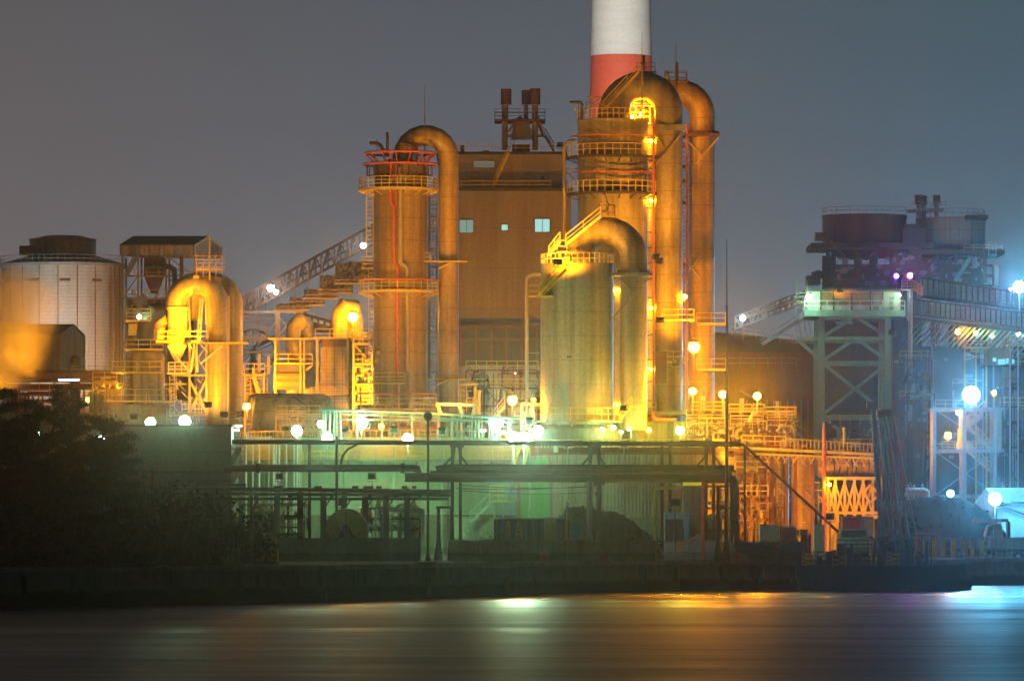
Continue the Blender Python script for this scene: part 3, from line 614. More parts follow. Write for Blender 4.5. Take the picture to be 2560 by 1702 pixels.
# --- tower E: the big tower
def big_tower():
    d = 622; k = d/F; c = P(1532,1385,d); x = c.x; r = 88*k
    t = thing('absorber_tower', 'largest stained absorber tower with wide hairpin duct in front of the chimney', 'tower', c)
    MB().lathe(x,d,[(r,GZ),(r,ZZ(306,d)),(r+.12,ZZ(306,d)),(r+.12,ZZ(302,d)),(r*.8,ZZ(300,d)),(0,ZZ(299,d))],56).build('shell', M['drum'], t, 35)
    # duct: wide funnel on the left end, round on the right
    pts, rp = ubend(1536,1671,180,306,1080,35,d,14,dy=-1.0)
    n = len(pts); rs = [rp*1.22,rp*1.18,rp*1.14,rp*1.1,rp*1.06,rp*1.03]+[rp]*(n-6)
    s = MB().tube(pts, rs, 28); seams(s,pts,rp,24,2,.06,5)
    for y in (318,400,520,640,760,880,990): s.tube([P(1671,y-2,d-1),P(1671,y+2,d-1)],rp*1.03,24,False)
    s.build('hairpin_duct', M['drum'], t, 50)
    a, b = MB(), MB()
    for y in (393,484): ring(a,b,1532,y,d,r,r+1.2,170,368,1.2,(.5,),.22)
    dk = a.build('ring_platform', M['dark'], t); b.build('railing', M['yellow'], dk)
    for y in (343,434):
        g = MB(); g.tube(arc(x,d,ZZ(y,d),r+.75,175,365,36),.07,6,False)
        for aa in range(190,360,24): g.beam((x+r*math.cos(R(aa)),d+r*math.sin(R(aa)),ZZ(y,d)),(x+(r+.75)*math.cos(R(aa)),d+(r+.75)*math.sin(R(aa)),ZZ(y,d)),.07)
        g.build('spray_main', M['orange'], t, 50)
    rl = MB(); rl.rail(arc(x,d,ZZ(303,d),r+.05,150,390,26),1.15,1.9,.042,(.5,)); rl.build('roof_railing', M['yellow'], t)
    q = MB(); q.tube([P(1440,352,d-1),P(1424,353,d-1),P(1414,360,d-1),P(1410,374,d-1),P(1410,600,d-1)],.19,10); q.build('downpipe', M['beige'], t, 50)
    q = MB(); q.beam(P(1410,422,d-1),P(1443,422,d-1),.14); q.beam(P(1413,427,d-1),P(1440,453,d-1),.16); q.build('pipe_bracket', M['grey'], t)
    v = MB(); v.tube([P(1455,300,d-3),P(1455,262,d-3),P(1451,256,d-3),P(1424,256,d-3)],.16,8); v.beam(P(1446,300,d-3),P(1446,258,d-3),.08); v.build('vent_pipe', M['dark'], t, 50)
    MB().ball(P(1437,273,d-3),.17,8).build('beacon', M['white'], t, 50)
    st = MB(); st.stair(P(1508,278,d-1.7),P(1597,180,d-1.7),.8,26); st.prail(1465,1503,243,275,d-1.6,1.2,.04); st.beam(P(1465,275,d-1.6),P(1503,243,d-1.6),.08); st.build('stair', M['yellow'], t)
    tp = MB(); tp.pbox(1590,1640,180,182.5,d,1.6,-.8); tp.prail(1592,1638,158,180,d-.8,1.3,.03); tp.build('top_platform', M['dark'], t)
    MB().tube([P(1605,305,d-2),P(1605,180,d-2),P(1605,142,d-2),P(1605,140,d-2),P(1605,80,d-2)],[.13,.12,.1,.04,.02],6).build('lightning_rod', M['grey'], t)
    m = MB(); m.pbox(1605.5,1612,142,180,d,.3,-1.7); m.pbox(1601,1612,160,166,d,.4,-2.1); m.build('rod_mast', M['dark'], t)
    # platform and bracket round the duct leg
    m = MB(); m.pbox(1636,1711,316,330,d,3.4,-2.6); m.build('duct_platform', M['grey'], t)
    m = MB(); m.beam(P(1640,412,d-2.7),P(1706,332,d-2.7),.2); m.beam(P(1662,374,d-2.7),P(1640,340,d-2.7),.14); m.beam(P(1607,445,d-2.7),P(1640,400,d-2.7),.16); m.build('bracket', M['drum'], t)
    # railed landings inside the arch
    m = MB(); m.prail(1572,1625,265,305,d+3,.9,.05,(.3,.6)); m.prail(1585,1628,238,268,d+3,.8,.05,(.3,.6)); m.ladder(P(1625,300,d+2),P(1610,245,d+2),.6); m.pbox(1568,1632,303,306,d,2,2.4); m.build('inner_landing', M['white'], t)
    # lower platforms on the leg
    for x0,x1,y in ((1600,1735,800),(1640,1712,905)):
        m = MB(); m.prail(1655,x1,y-27,y,d-2.6,1.4,.042); m.pbox(1655,x1,y,y+4,d,1.8,-2.7); m.build('leg_platform', M['yellow'], t)
    # vertical pipe gap with ladder between shell and leg
    m = MB(); m.ladder(P(1624,1060,d-2.4),P(1624,300,d-2.4),.34,.035,.5); m.build('ladder', M['beige'], t)
    m = MB(); m.tube([P(1634,1060,d-2.8),P(1634,296,d-2.8)],.13,8); m.build('red_riser', M['orange'], t, 50)
    m = MB()
    for y in (345,400,425,520,580,620,660,700,744,800,840,900,955,1000,1040): m.beam(P(1616,y,d-2.5),P(1640,y-random.uniform(-4,8),d-2.5),.11)
    m.build('pipe_clip', M['dark'], t)
    # reflector strip: pale panel added behind the lamps to brighten the slot
    MB().pbox(1616,1640,310,1060,d,.3,1.6).build('slot_reflector', M['white'], t)
    m = MB(); m.pbox(1636,1665,880,960,d,.5,-3.0); m.build('access_hatch', M['rust'], t)
    return t
big_tower()
# --- tower F: slim hairpin duct on the right
def right_duct():
    d = 636; t = thing('flue_duct', 'slim brass-lit hairpin flue duct at the right of the big tower', 'duct', P(1755,1385,d))
    pts, rp = ubend(1640,1755,199,420,1080,32,d,12)
    hairpin(t, pts, rp, 'tower', 'duct', 24, low=tuple(ZZ(y,d) for y in (316,400,470,560,645,720,800,880,960)))
    m = MB(); m.pbox(1707,1798,337,343,d,4,-2.2); m.lathe(XX(1755,d),d,[(rp+.1,ZZ(337,d)),(rp+.5,ZZ(337,d)),(rp+.5,ZZ(329,d)),(rp+.1,ZZ(329,d))],20); m.build('platform', M['rust'], t)
    m = MB(); m.beam(P(1738,412,d-2.2),P(1796,345,d-2.2),.2); m.beam(P(1715,350,d-2.2),P(1752,385,d-2.2),.16); m.build('bracket', M['beige'], t)
    m = MB(); m.prail(1663,1717,178,206,d-1,1.2,.045,(.5,),2); m.pbox(1660,1719,206,209,d,2.4,-1.2); m.stair(P(1655,215,d-1.3),P(1672,190,d-1.3),.5,railing=False); m.build('top_platform', M['yellow'], t)
    MB().tube([P(1690,230,d-1.6),P(1690,165,d-1.6),P(1690,163,d-1.6),P(1690,105,d-1.6)],[.12,.11,.05,.02],6).build('lightning_rod', M['rust'], t)
    m = MB(); m.pbox(1689,1695,160,205,d,.3,-1.8); m.tube([P(1674,206,d-1.5),P(1670,184,d-1.5),P(1665,178,d-1.5)],.09,6); m.build('rod_mast', M['dark'], t)
    MB().tube([P(1717,1050,d-2),P(1717,312,d-2)],.14,8).build('red_riser', M['orange'], t, 50)
    m = MB()
    for y in (360,415,450,505,660,690): m.pbox(1705,1720,y,y+9,d,.8,-1.4)
    m.build('cable_box', M['rust'], t)
    m = MB(); m.prail(1702,1732,470,503,d-1.4,.9,.04); m.ladder(P(1711,700,d-1.5),P(1711,340,d-1.5),.45,.03,.5); m.build('ladder', M['yellow'], t)
    m = MB(); m.xpanel(P(1705,640,d-1.6),P(1752,640,d-1.6),P(1752,700,d-1.6),P(1705,700,d-1.6),.14); m.beam(P(1705,640,d-1.6),P(1752,640,d-1.6),.18); m.build('lower_bracket', M['beige'], t)
    for y,x1 in ((808,1814),(922,1814)):
        m = MB(); m.prail(1742,x1,y-26,y,d-2,1.4,.04); m.pbox(1742,x1,y,y+6,d,3,-2.1); m.build('leg_platform', M['yellow'], t)
right_duct()
# --- tower G: front tank with hairpin
def front_tank():
    d = 598; k = d/F; c = P(1443,1385,d); r = 92*k; x = c.x
    t = thing('washing_tank', 'smooth front tank with bright stair and glowing hairpin duct', 'tank', c)
    MB().lathe(x,d,[(r,GZ),(r,ZZ(664,d)),(r+.06,ZZ(664,d)),(r+.06,ZZ(661,d)),(r*.9,ZZ(659,d)),(0,ZZ(655,d))],64).build('shell', M['tank'], t, 35)
    pts, rp = ubend(1447,1584,543,664,1075,34,d,12,dy=-.6)
    n = len(pts); rs = [rp*1.25,rp*1.2,rp*1.14,rp*1.08,rp*1.03]+[rp]*(n-5)
    s = MB().tube(pts, rs, 26); seams(s,pts,rp,24,1,.05,4)
    for y in (700,790,880,970): s.tube([P(1584,y-1.5,d-.6),P(1584,y+1.5,d-.6)],rp*1.025,24,False)
    s.build('hairpin_duct', M['tank'], t, 50)
    MB().rail(arc(x,d,ZZ(663,d),r-.02,150,390,26),1.12,1.7,.045,(.5,)).build('roof_railing', M['white'], t)
    st = MB(); st.stair(P(1372,640,d-1.9),P(1400,604,d-1.9),.8); st.stair(P(1414,612,d-1.9),P(1502,541,d-1.9),.8,24); st.build('upper_stair', M['white'], t)
    m = MB(); m.prail(1393,1417,601,630,d-1.9,.8,.05); m.pbox(1391,1419,630,633,d,1.2,-2.2); m.beam(P(1397,660,d-1.8),P(1397,630,d-1.8),.1); m.beam(P(1414,660,d-1.8),P(1414,630,d-1.8),.1); m.build('half_landing', M['white'], t)
    m = MB(); m.prail(1498,1537,510,542,d-1.2,.8,.045,(.5,),1.8); m.pbox(1497,1538,542,544,d,2,-1.3); m.tube([P(1518,542,d-.4),P(1518,508,d-.4),P(1515,500,d-.4)],.13,8); m.build('top_platform', M['yellow'], t)
    st = MB(); st.stair(P(1352,738,d-r*.8),P(1416,668,d-r-.5),.9,14); st.build('lower_stair', M['yellow'], t)
    m = MB(); m.prail(1323,1352,713,742,d-r*.8-.3,.9,.045,(.5,),1.4); m.pbox(1321,1382,742,746,d,1.4,-r*.8-.4); m.build('side_landing', M['yellow'], t)
    q = MB(); q.tube([P(1352,687,d-1),P(1328,687,d-1),P(1319,692,d-1),P(1317,702,d-1),P(1317,1075,d-1)],.22,10); q.build('overflow_pipe', M['beige'], t, 50)
    q = MB(); 
    for y in (760,): q.beam(P(1313,y,d-1),P(1352,y,d-1),.14); q.beam(P(1318,y+4,d-1),P(1352,y+37,d-1),.18)
    for y in (882,955): q.beam(P(1317,y,d-1),P(1352,y,d-1),.1)
    q.build('pipe_bracket', M['grey'], t)
    m = MB(); m.pbox(1528,1630,684,692,d,3,-2.4); m.lathe(XX(1584,d-.6),d-.6,[(rp+.06,ZZ(684,d)),(rp+.3,ZZ(684,d)),(rp+.3,ZZ(676,d)),(rp+.06,ZZ(676,d))],20); m.build('duct_platform', M['grey'], t)
    m = MB(); m.beam(P(1530,797,d-2.2),P(1622,694,d-2.2),.2); m.beam(P(1546,694,d-2.2),P(1580,733,d-2.2),.15); m.build('bracket', M['tank'], t)
    a, b = MB(), MB(); ring(a,b,1443,1052,d,r,r+1.3,176,366,1.25,(.5,),.2); dk = a.build('ring_platform', M['grey'], t); b.build('railing', M['yellow'], dk)
    MB().lathe(x,d,[(r+.7,GZ),(r+.7,ZZ(1072,d)),(r,ZZ(1062,d))],48).build('skirt', M['conc'], t, 30)
    MB().pbox(1537,1551,668,1050,d,.25,1.2).build('slot_reflector', M['white'], t)  # added pale reflector that makes the slot brighter
    m = MB(); m.stair(P(1548,1050,d-2.6),P(1580,1015,d-2.6),.8); m.prail(1580,1630,1000,1030,d-2.6,1.5,.035); m.build('foot_stair', M['yellow'], t)
    n_ = MB()
    for px in (1419,1428,1424): n_.ball(P(px,892,d-r+.1),.1,6)
    n_.build('nozzle', M['dark'], t)
front_tank()
# --- tower A group at the left
def left_group():
    d = 640; t = thing('converter', 'double hairpin converter with glaring hot shell and scaffold on top', 'converter', P(500,1385,d)); k = d/F
    pts, rp = ubend(441,545,682,765,1080,27,d,10,dy=-.8); hairpin(t, pts, rp, 'tank', 'front_hairpin', 22, low=(ZZ(850,d),ZZ(960,d)))
    pts, rp2 = ubend(478,582,682,800,1080,27,d+5,10,dy=-.8); hairpin(t, pts, rp2, 'tank', 'rear_hairpin', 22)
    x = XX(443,d); r = 26*k
    MB().lathe(x,d,[(r*.15,ZZ(905,d)),(r*.5,ZZ(890,d)),(r,ZZ(862,d)),(r,ZZ(775,d)),(r+.2,ZZ(775,d)),(r+.2,ZZ(768,d)),(r,ZZ(764,d))],32).build('hot_shell', M['white'], t, 40)
    MB().tube([P(415,790,d),P(402,800,d+.5),P(396,822,d+.8),P(398,850,d+.8)],[.9,1.0,1.0,.9],16).build('inlet_elbow', M['tank'], t, 50)
    MB().pbox(485,499,690,735,d,.6,-1.5).build('gusset', M['beige'], t)
    f = MB()
    for px in (474,516):
        for dy in (-1.8,2.5): f.beam(P(px,1385,d+dy),P(px,850,d+dy),.2)
    f.xpanel(P(474,950,d-1.8),P(516,950,d-1.8),P(516,1032,d-1.8),P(474,1032,d-1.8),.24); f.xpanel(P(474,862,d-1.8),P(516,862,d-1.8),P(516,930,d-1.8),P(474,930,d-1.8),.14)
    for y in (938,1036): f.beam(P(430,y,d-1.8),P(520,y,d-1.8),.22)
    for a in (476,494,500,518): f.beam(P(a,850,d),P(a+(7 if a in(494,500) else -4),745,d),.2)
    f.build('support_frame', M['beige'], t)
    m = MB(); m.pbox(393,512,853,858,d,3.6,-2.4); m.pbox(496,622,857,861,d,3,-2.6); m.build('deck', M['yellow'], t); MB().prail(395,520,828,853,d-2.3,1.1,.04).build('railing', M['yellow'], t)
    f = MB(); f.beam(P(420,866,d-2),P(470,925,d-2),.18); f.beam(P(500,910,d-2),P(556,864,d-2),.18); f.beam(P(520,880,d-2),P(502,862,d-2),.12); f.beam(P(488,860,d-2),P(476,930,d-2),.3); f.beam(P(490,860,d-2),P(493,930,d-2),.3); f.build('brace', M['white'], t)
    m = MB(); m.prail(421,470,906,932,d-2,.8,.06,(.33,.66)); m.pbox(420,470,932,936,d,2.5,-2.1); m.build('lower_gallery', M['white'], t)
    m = MB()
    for i in range(46):
        a = random.uniform(420,520); b = random.uniform(942,1035); L = random.uniform(6,22); w = random.uniform(.06,.2)
        q = [P(a,b,d-1.2+random.random()),P(a+random.choice((0,0,L)),b+random.choice((0,L,L)),d-1.2+random.random())]
        if (q[1]-q[0]).length > .1: m.tube(q,w,6)
    m.build('manifold', M['beige'], t, 50)
    m = MB(); m.ladder(P(430,1040,d-.5),P(430,940,d-.5),.5); m.prail(455,520,1010,1034,d-1.5,.7,.04); m.build('ladder', M['white'], t)
    s = MB()
    for px in (492,508,524,540,556):
        for dy in (-1.4,1.4): s.beam(P(px,695,d+dy),P(px,632+abs(px-524)*.1,d+dy),.06)
    for y in (640,649,658,668,676): s.beam(P(486,y,d-1.4),P(562,y,d-1.4),.06); s.beam(P(486,y,d+1.4),P(562,y,d+1.4),.06)
    for a,b in ((492,524),(508,540),(524,556)): s.beam(P(a,680,d-1.45),P(b,640,d-1.45),.05)
    s.pbox(492,558,672,676,d,2.4,-1.2); s.build('scaffold', M['yellow'], t)
    MB().tube([P(524,700,d-1.6),P(524,592,d-1.6)],.1,6).build('mast', M['yellow'], t)
    MB().tube([P(570,1060,d-2.2),P(571,740,d-2.2)],.16,8).build('downpipe', M['beige'], t, 50)
    # dark regenerator to its left
    d = 628; k = d/F; t = thing('regenerator', 'dark stout regenerator vessel with railed decks left of the converter', 'vessel', P(360,1385,d))
    MB().lathe(XX(362,d),d,[(50*k,GZ),(50*k,ZZ(895,d)),(46*k,ZZ(884,d)),(36*k,ZZ(876,d)),(0,ZZ(874,d))],40).build('shell', M['drum'], t, 40)
    MB().tube([P(362,880,d),P(362,830,d),P(366,802,d),P(380,782,d),P(398,776,d+1)],[1.0,1.0,1.0,.95,.9],18).build('dome_elbow', M['dark'], t, 50)
    for x0,x1,y0,y1 in ((317,377,772,801),(315,408,849,873),(280,405,903,930),(270,440,972,1002)):
        m = MB(); m.prail(x0,x1,y0,y1,d-2.6,1.4,.042,(.5,) if y0!=772 else (.33,.66)); m.pbox(x0,x1,y1,y1+4,d,2.5,-2.7); m.build('railed_deck', M['yellow'], t)
    m = MB(); m.pbox(322,350,810,838,d,.6,-.5); m.build('panel', M['yellow'], t)
    m = MB()
    for i in range(12): a = random.uniform(275,410); b = random.uniform(940,1040); m.tube([P(a,b,d-2.4),P(a+random.uniform(-10,25),b,d-2.4)],.09,6); m.tube([P(a,b,d-2.3),P(a,b+30,d-2.3)],.07,6)
    m.build('small_pipe', M['beige'], t, 50)
    m = MB(); m.pbox(280,420,1012,1080,d,4,-3); m.build('plinth', M['conc'], t)
left_group()
# ---------------------------------------------------------------- conveyors and plant left of the middle tower
def gallery(name, label, a, b, d, h, col='steel', tube_roof=True, n=14, depth=2.4, db=None):
    """Open truss conveyor gallery from photo point a up to b."""
    db = db or d
    t = thing(name, label, 'conveyor', (P(a[0],a[1],d)+P(b[0],b[1],db))/2); p, q = P(*a,d), P(*b,db); o = Vector((0,depth,0)); u = Vector((0,0,h))
    m = MB(); m.truss(p,q,h,n,.13); m.truss(p+o,q+o,h,n,.13)
    for i in range(n+1): c = p+(q-p)*(i/n); m.beam(c,c+o,.1); m.beam(c+u,c+u+o,.1)
    m.build('truss', M[col], t)
    MB().prism([p+u*.35+Vector((0,.3,0)), q+u*.35+Vector((0,.3,0)), q+u*.35+Vector((0,depth-.3,0)), p+u*.35+Vector((0,depth-.3,0))], (0,0,.16)).build('belt', M['dark'], t)
    if tube_roof:
        pts = [p+u*1.05+o*.5, q+u*1.05+o*.5]; MB().tube(pts, depth*.42, 12).build('cover', M['rust'], t, 50)
    return t
t = gallery('belt_conveyor', 'long inclined belt conveyor climbing to the middle tower', (600,790), (945,600), 700, 2.2, col='rust', tube_roof=False, n=22)
m = MB()
p, q = P(600,770,699.6), P(945,580,699.6); m.rail([p,q],1.0,1.6,.03); m.build('railing', M['rust'], t)
# tarpaulin-wrapped stepped scaffold below it
t = thing('wrapped_scaffold', 'scaffold wrapped in brown tarpaulins stepping down under the belt conveyor', 'scaffold', P(850,1380,690)); 
def tarp_step(x0,x1,y0,y1,d,dep):
    m = MB(); nx, nz = 22, 6; A = []
    for j in range(nz+1):
        for i in range(nx+1):
            u, v = i/nx, j/nz; e = .35*math.sin(u*23+j*1.7)*math.sin(v*5+i)+random.uniform(-.22,.22)
            A.append(P(x0+(x1-x0)*u+ (random.uniform(-3,3) if 0<i<nx else 0), y0+(y1-y0)*v+random.uniform(-2.5,2.5), d)+Vector((0,e,0)))
    nn = len(A); B = [a+Vector((0,dep,0)) for a in A[:nx+1]]
    fs = [(j*(nx+1)+i, j*(nx+1)+i+1, (j+1)*(nx+1)+i+1, (j+1)*(nx+1)+i) for j in range(nz) for i in range(nx)]
    fs += [(i, nn+i, nn+i+1, i+1) for i in range(nx)]; m.add(A+B, fs)
    m.pbox(x1-1,x1,y0,y1,d,dep,.3); return m
for (x0,x1,y0,y1,dd) in ((838,948,655,708,690),(800,880,688,732,689.5),(760,842,722,745,689),(722,808,742,762,688.5),(690,772,758,774,688)):
    tarp_step(x0,x1,y0,y1,dd,5).build('tarpaulin', M['tarp'], t)
m = MB()
for (x0,x1,y) in ((836,950,709),(796,882,733),(756,846,746),(720,812,763),(686,776,775)): m.beam(P(x0,y,688),P(x1,y,688),.22); m.beam(P(x0,y-9,687.6),P(x1,y-9,687.6),.1)
for px in (610,640,668,700,735,770,805,840,875,910): m.beam(P(px,800-(px-600)*.45+10,690.5),P(px,740-(px-600)*.45,690.5),.07)
for y in (790,800,812,826,838,850): m.beam(P(605,y,691),P(690-(y-790)*.4,y,691),.1)
m.build('pole_frame', M['beige'], t)
# trestle carrying the conveyor
t = thing('conveyor_trestle', 'square steel trestle carrying the low end of the belt conveyor', 'trestle', P(690,1380,700)); m = MB()
for px in (694,742): m.beam(P(px,1380,698.5),P(px,770,698.5),.62)
m.xpanel(P(694,790,698.5),P(742,790,698.5),P(742,840,698.5),P(694,840,698.5),.16); m.xpanel(P(640,800,699),P(694,800,699),P(694,870,699),P(640,870,699),.12)
for y in (780,845,880): m.beam(P(600,y,698.5),P(760,y,698.5),.24)
m.build('frame', M['beige'], t)
# covered gallery with windows going down to the right
t = thing('covered_conveyor_gallery', 'distant covered conveyor gallery with a row of pale windows', 'conveyor', P(790,1380,780)); d = 780
MB().prism([P(735,775,d),P(905,822,d),P(905,845,d),P(735,806,d)],(0,4,0)).build('cladding', M['galv'], t)
m = MB(); pane = emis('gallery_window_glow', (.55,.6,.55), .28)
for i in range(9):
    u = (i+.2)/9.5; x = 748+u*150; y = 790+u*42; m.prism([P(x,y-4,d-.05),P(x+10,y-1.4,d-.05),P(x+10,y+7,d-.05),P(x,y+4.4,d-.05)],(0,.04,0))
m.build('window', pane, t); MB().beam(P(735,812,d),P(905,852,d),.4).build('chord', M['grey'], t)
m = MB()
for px in (760,830,890): m.beam(P(px,1370,d+1),P(px,815,d+1),.4)
m.build('leg', M['grey'], t)
# spoked reclaimer wheel
t = thing('reclaimer_wheel', 'big spoked bucket wheel half hidden behind the double hairpin', 'wheel', P(632,880,715)); c = P(632,880,715); m = MB()
for i in range(16): a = 2*math.pi*i/16; m.beam(c,c+Vector((math.cos(a)*2.7,0,math.sin(a)*2.7)),.09)
m.tube([c+Vector((math.cos(2*math.pi*i/32)*2.75,0,math.sin(2*math.pi*i/32)*2.75)) for i in range(33)],.14,6,False); m.tube([c-Vector((0,.6,0)),c+Vector((0,.6,0))],.4,12); m.build('rim', M['dark'], t)
m = MB(); m.beam(c+Vector((0,.8,0)), Vector((c.x+2,716,GZ)), .5); m.beam(c+Vector((0,.8,0)), Vector((c.x-3,716,GZ)), .5); m.beam(c+Vector((0,.5,.5)), P(690,840,716), .5); m.build('stand', M['dark'], t)
# elbow domes and exchanger blocks
t = thing('domed_duct', 'rust-brown domed elbow duct above the orange panelled casing', 'duct', P(745,1380,655)); d = 655
MB().tube([P(732,1000,d),P(732,845,d),P(735,818,d),P(750,803,d),P(764,812,d+1),P(770,840,d+1),P(770,1000,d+1)],[.85,.85,.85,.8,.8,.85,.85],18).build('elbow', M['drum'], t, 50)
MB().pbox(686,758,935,975,d,4,-3).build('casing', M['rust'], t)
m = MB(); m.pbox(690,754,940,948,d,.1,-3.08); m.pbox(690,754,956,966,d,.1,-3.08); m.build('panel', M['orange'], t)
MB().pbox(688,756,905,932,d,3,-2.8).build('upper_casing', M['dark'], t)
m = MB(); m.prail(690,782,885,909,d-3.2,1.4,.042); m.pbox(688,784,909,912,d,2.5,-3.3); m.beam(P(766,925,d-3),P(782,912,d-3),.16); m.build('gallery_deck', M['yellow'], t)
m = MB(); m.pbox(672,788,846,850,d,2,-1.8); m.tube([P(735,868,d-2),P(742,872,d-2),P(746,885,d-2),P(746,922,d-2)],.17,8); m.build('cross_beam', M['beige'], t)
m = MB()
for px in (688,760,751): m.beam(P(px,1380,d-3.1),P(px,850,d-3.1),.22)
m.build('post', M['beige'], t)
t = thing('brick_furnace', 'brick-faced furnace block with steel posts beside the middle tower', 'furnace', P(836,1380,650)); d = 650
MB().pbox(802,868,868,1100,d,5,-1).build('brickwork', M['brick'], t)
MB().pbox(806,866,850,868.5,d,4,-1).build('burner_panel', M['rust'], t)
m = MB()
for px in (793,869): m.beam(P(px,1380,d-1.5),P(px,842,d-1.5),.26)
m.pbox(784,930,844,849,d,4,-2.2); m.build('post', M['yellow'], t)
m = MB(); m.prail(788,932,822,845,d-2.2,1.5,.042); m.build('railing', M['yellow'], t)
MB().tube([P(848,1000,d+2),P(848,812,d+2),P(850,785,d+2),P(862,768,d+2),P(880,770,d+2.5),P(888,800,d+3),P(888,1000,d+3)],[.95]*7,18).build('dome_elbow', M['drum'], t, 50)
MB().cyl(888,13,850,1100,d+.5,20).build('downcomer', M['grey'], t, 40)
m = MB(); m.ladder(P(922,965,d-1),P(922,830,d-1),.7,.04,.45); m.ladder(P(905,965,d-1),P(905,830,d-1),.5,.04,.45); m.build('ladder', M['beige'], t)
m = MB(); m.prail(778,900,968,985,d-3,1.5,.042,(.33,.66)); m.pbox(770,905,985,988,d,2,-3.2); m.build('lower_gallery', M['yellow'], t)
t = thing('small_stair_platform', 'small yellow railed stair platform right of the double hairpin', 'platform', P(640,1380,660)); d = 660
m = MB(); m.prail(610,662,909,935,d,1.3,.042); m.pbox(606,664,935,940,d,2); m.build('deck', M['yellow'], t)
m = MB(); m.stair(P(650,1000,d-.5),P(632,940,d-.5),.8); m.beam(P(612,1380,d),P(612,940,d),.16); m.beam(P(660,1380,d),P(660,940,d),.2); m.ladder(P(620,1010,d-.3),P(620,935,d-.3),.6); m.build('stair', M['yellow'], t)
for px,py,lab in ((648,900,'thin yellow valve stem post on the small stair platform'),(672,905,'stout yellow valve post beside the small stair platform')):
    m = MB(); m.tube([P(px,935,d+1),P(px,py-12,d+1)],.16,8); m.ball(P(px,py-12,d+1),.22,8); m.beam(P(px-8,py+10,d+1),P(px+8,py+10,d+1),.12); tag(m.build('valve_post', M['yellow'], None, 40), lab, 'valve')
# dark horizontal cylinder in front
t = thing('horizontal_drum', 'large dark horizontal drum lying behind the green lamps', 'drum', P(720,1100,618)); d = 618
a, b = P(652,1040,d), P(812,1040,d); k = 56*d/F
MB().tube([a-Vector((.9,0,0)),a-Vector((.6,0,0)),a,b,b+Vector((.6,0,0)),b+Vector((.9,0,0))],[k*.55,k*.86,k,k,k*.86,k*.55],36).build('shell', M['drum'], t, 30)
MB().pbox(664,690,1060,1380,d,4,-2).pbox(770,796,1060,1380,d,4,-2).build('saddle', M['conc'], t)
m = MB(); m.beam(P(640,985,d-1),P(760,985,d-1),.2); m.tube([P(620,1020,d-1),P(624,992,d-1),P(640,987,d-1),P(705,987,d-1)],.16,8); m.beam(P(730,990,d-2.2),P(808,1040,d-2.2),.14); m.build('pipe_rail', M['dark'], t)
MB().add([P(622,1080,d-1),P(655,1045,d-1),P(662,1045,d-1),P(640,1095,d-1)]+[P(622,1080,d+2),P(655,1045,d+2),P(662,1045,d+2),P(640,1095,d+2)],[(0,1,2,3),(4,7,6,5),(0,4,5,1),(1,5,6,2),(2,6,7,3)]).build('hopper_side', M['tower'], t)
# pipe bridge at far left
t = thing('pipe_bridge', 'hazy pipe bridge with brown pipes in front of the small gabled shed', 'pipe bridge', P(190,1380,690)); d = 690
m = MB(); m.tube([P(-60,940,d),P(300,940,d)],.7,12); m.tube([P(-60,968,d),P(310,966,d)],.42,10); m.tube([P(-60,952,d-1.5),P(300,952,d-1.5)],.2,8); m.build('pipe', M['rust'], t, 50)
m = MB()
for px in (72,135,210,268): m.beam(P(px,1380,d),P(px,930,d),.26)
for a_ in (72,210): m.beam(P(a_,1015,d),P(a_+16,975,d),.16)
m.prail(60,300,915,930,d-1,2,.035); m.build('frame', M['steel'], t)
MB().pbox(149,201,948,953,d,.3,-1.9).build('lamp_strip', emis('strip_glow',(.75,.95,1),2.2), t)
t = thing('walled_deck', 'pale low-walled deck with orange rails behind the pine trees', 'deck', P(150,1380,650)); d = 650
MB().pbox(-60,300,1030,1140,d,6).build('wall', M['tank'], t); MB().prail(72,300,1008,1030,d-.1,1.6,.04,(.33,.66)).build('railing', M['orange'], t)
MB().prail(250,640,1030,1056,d-8,1.6,.04,(.33,.66)).build('railing', M['yellow'], t)

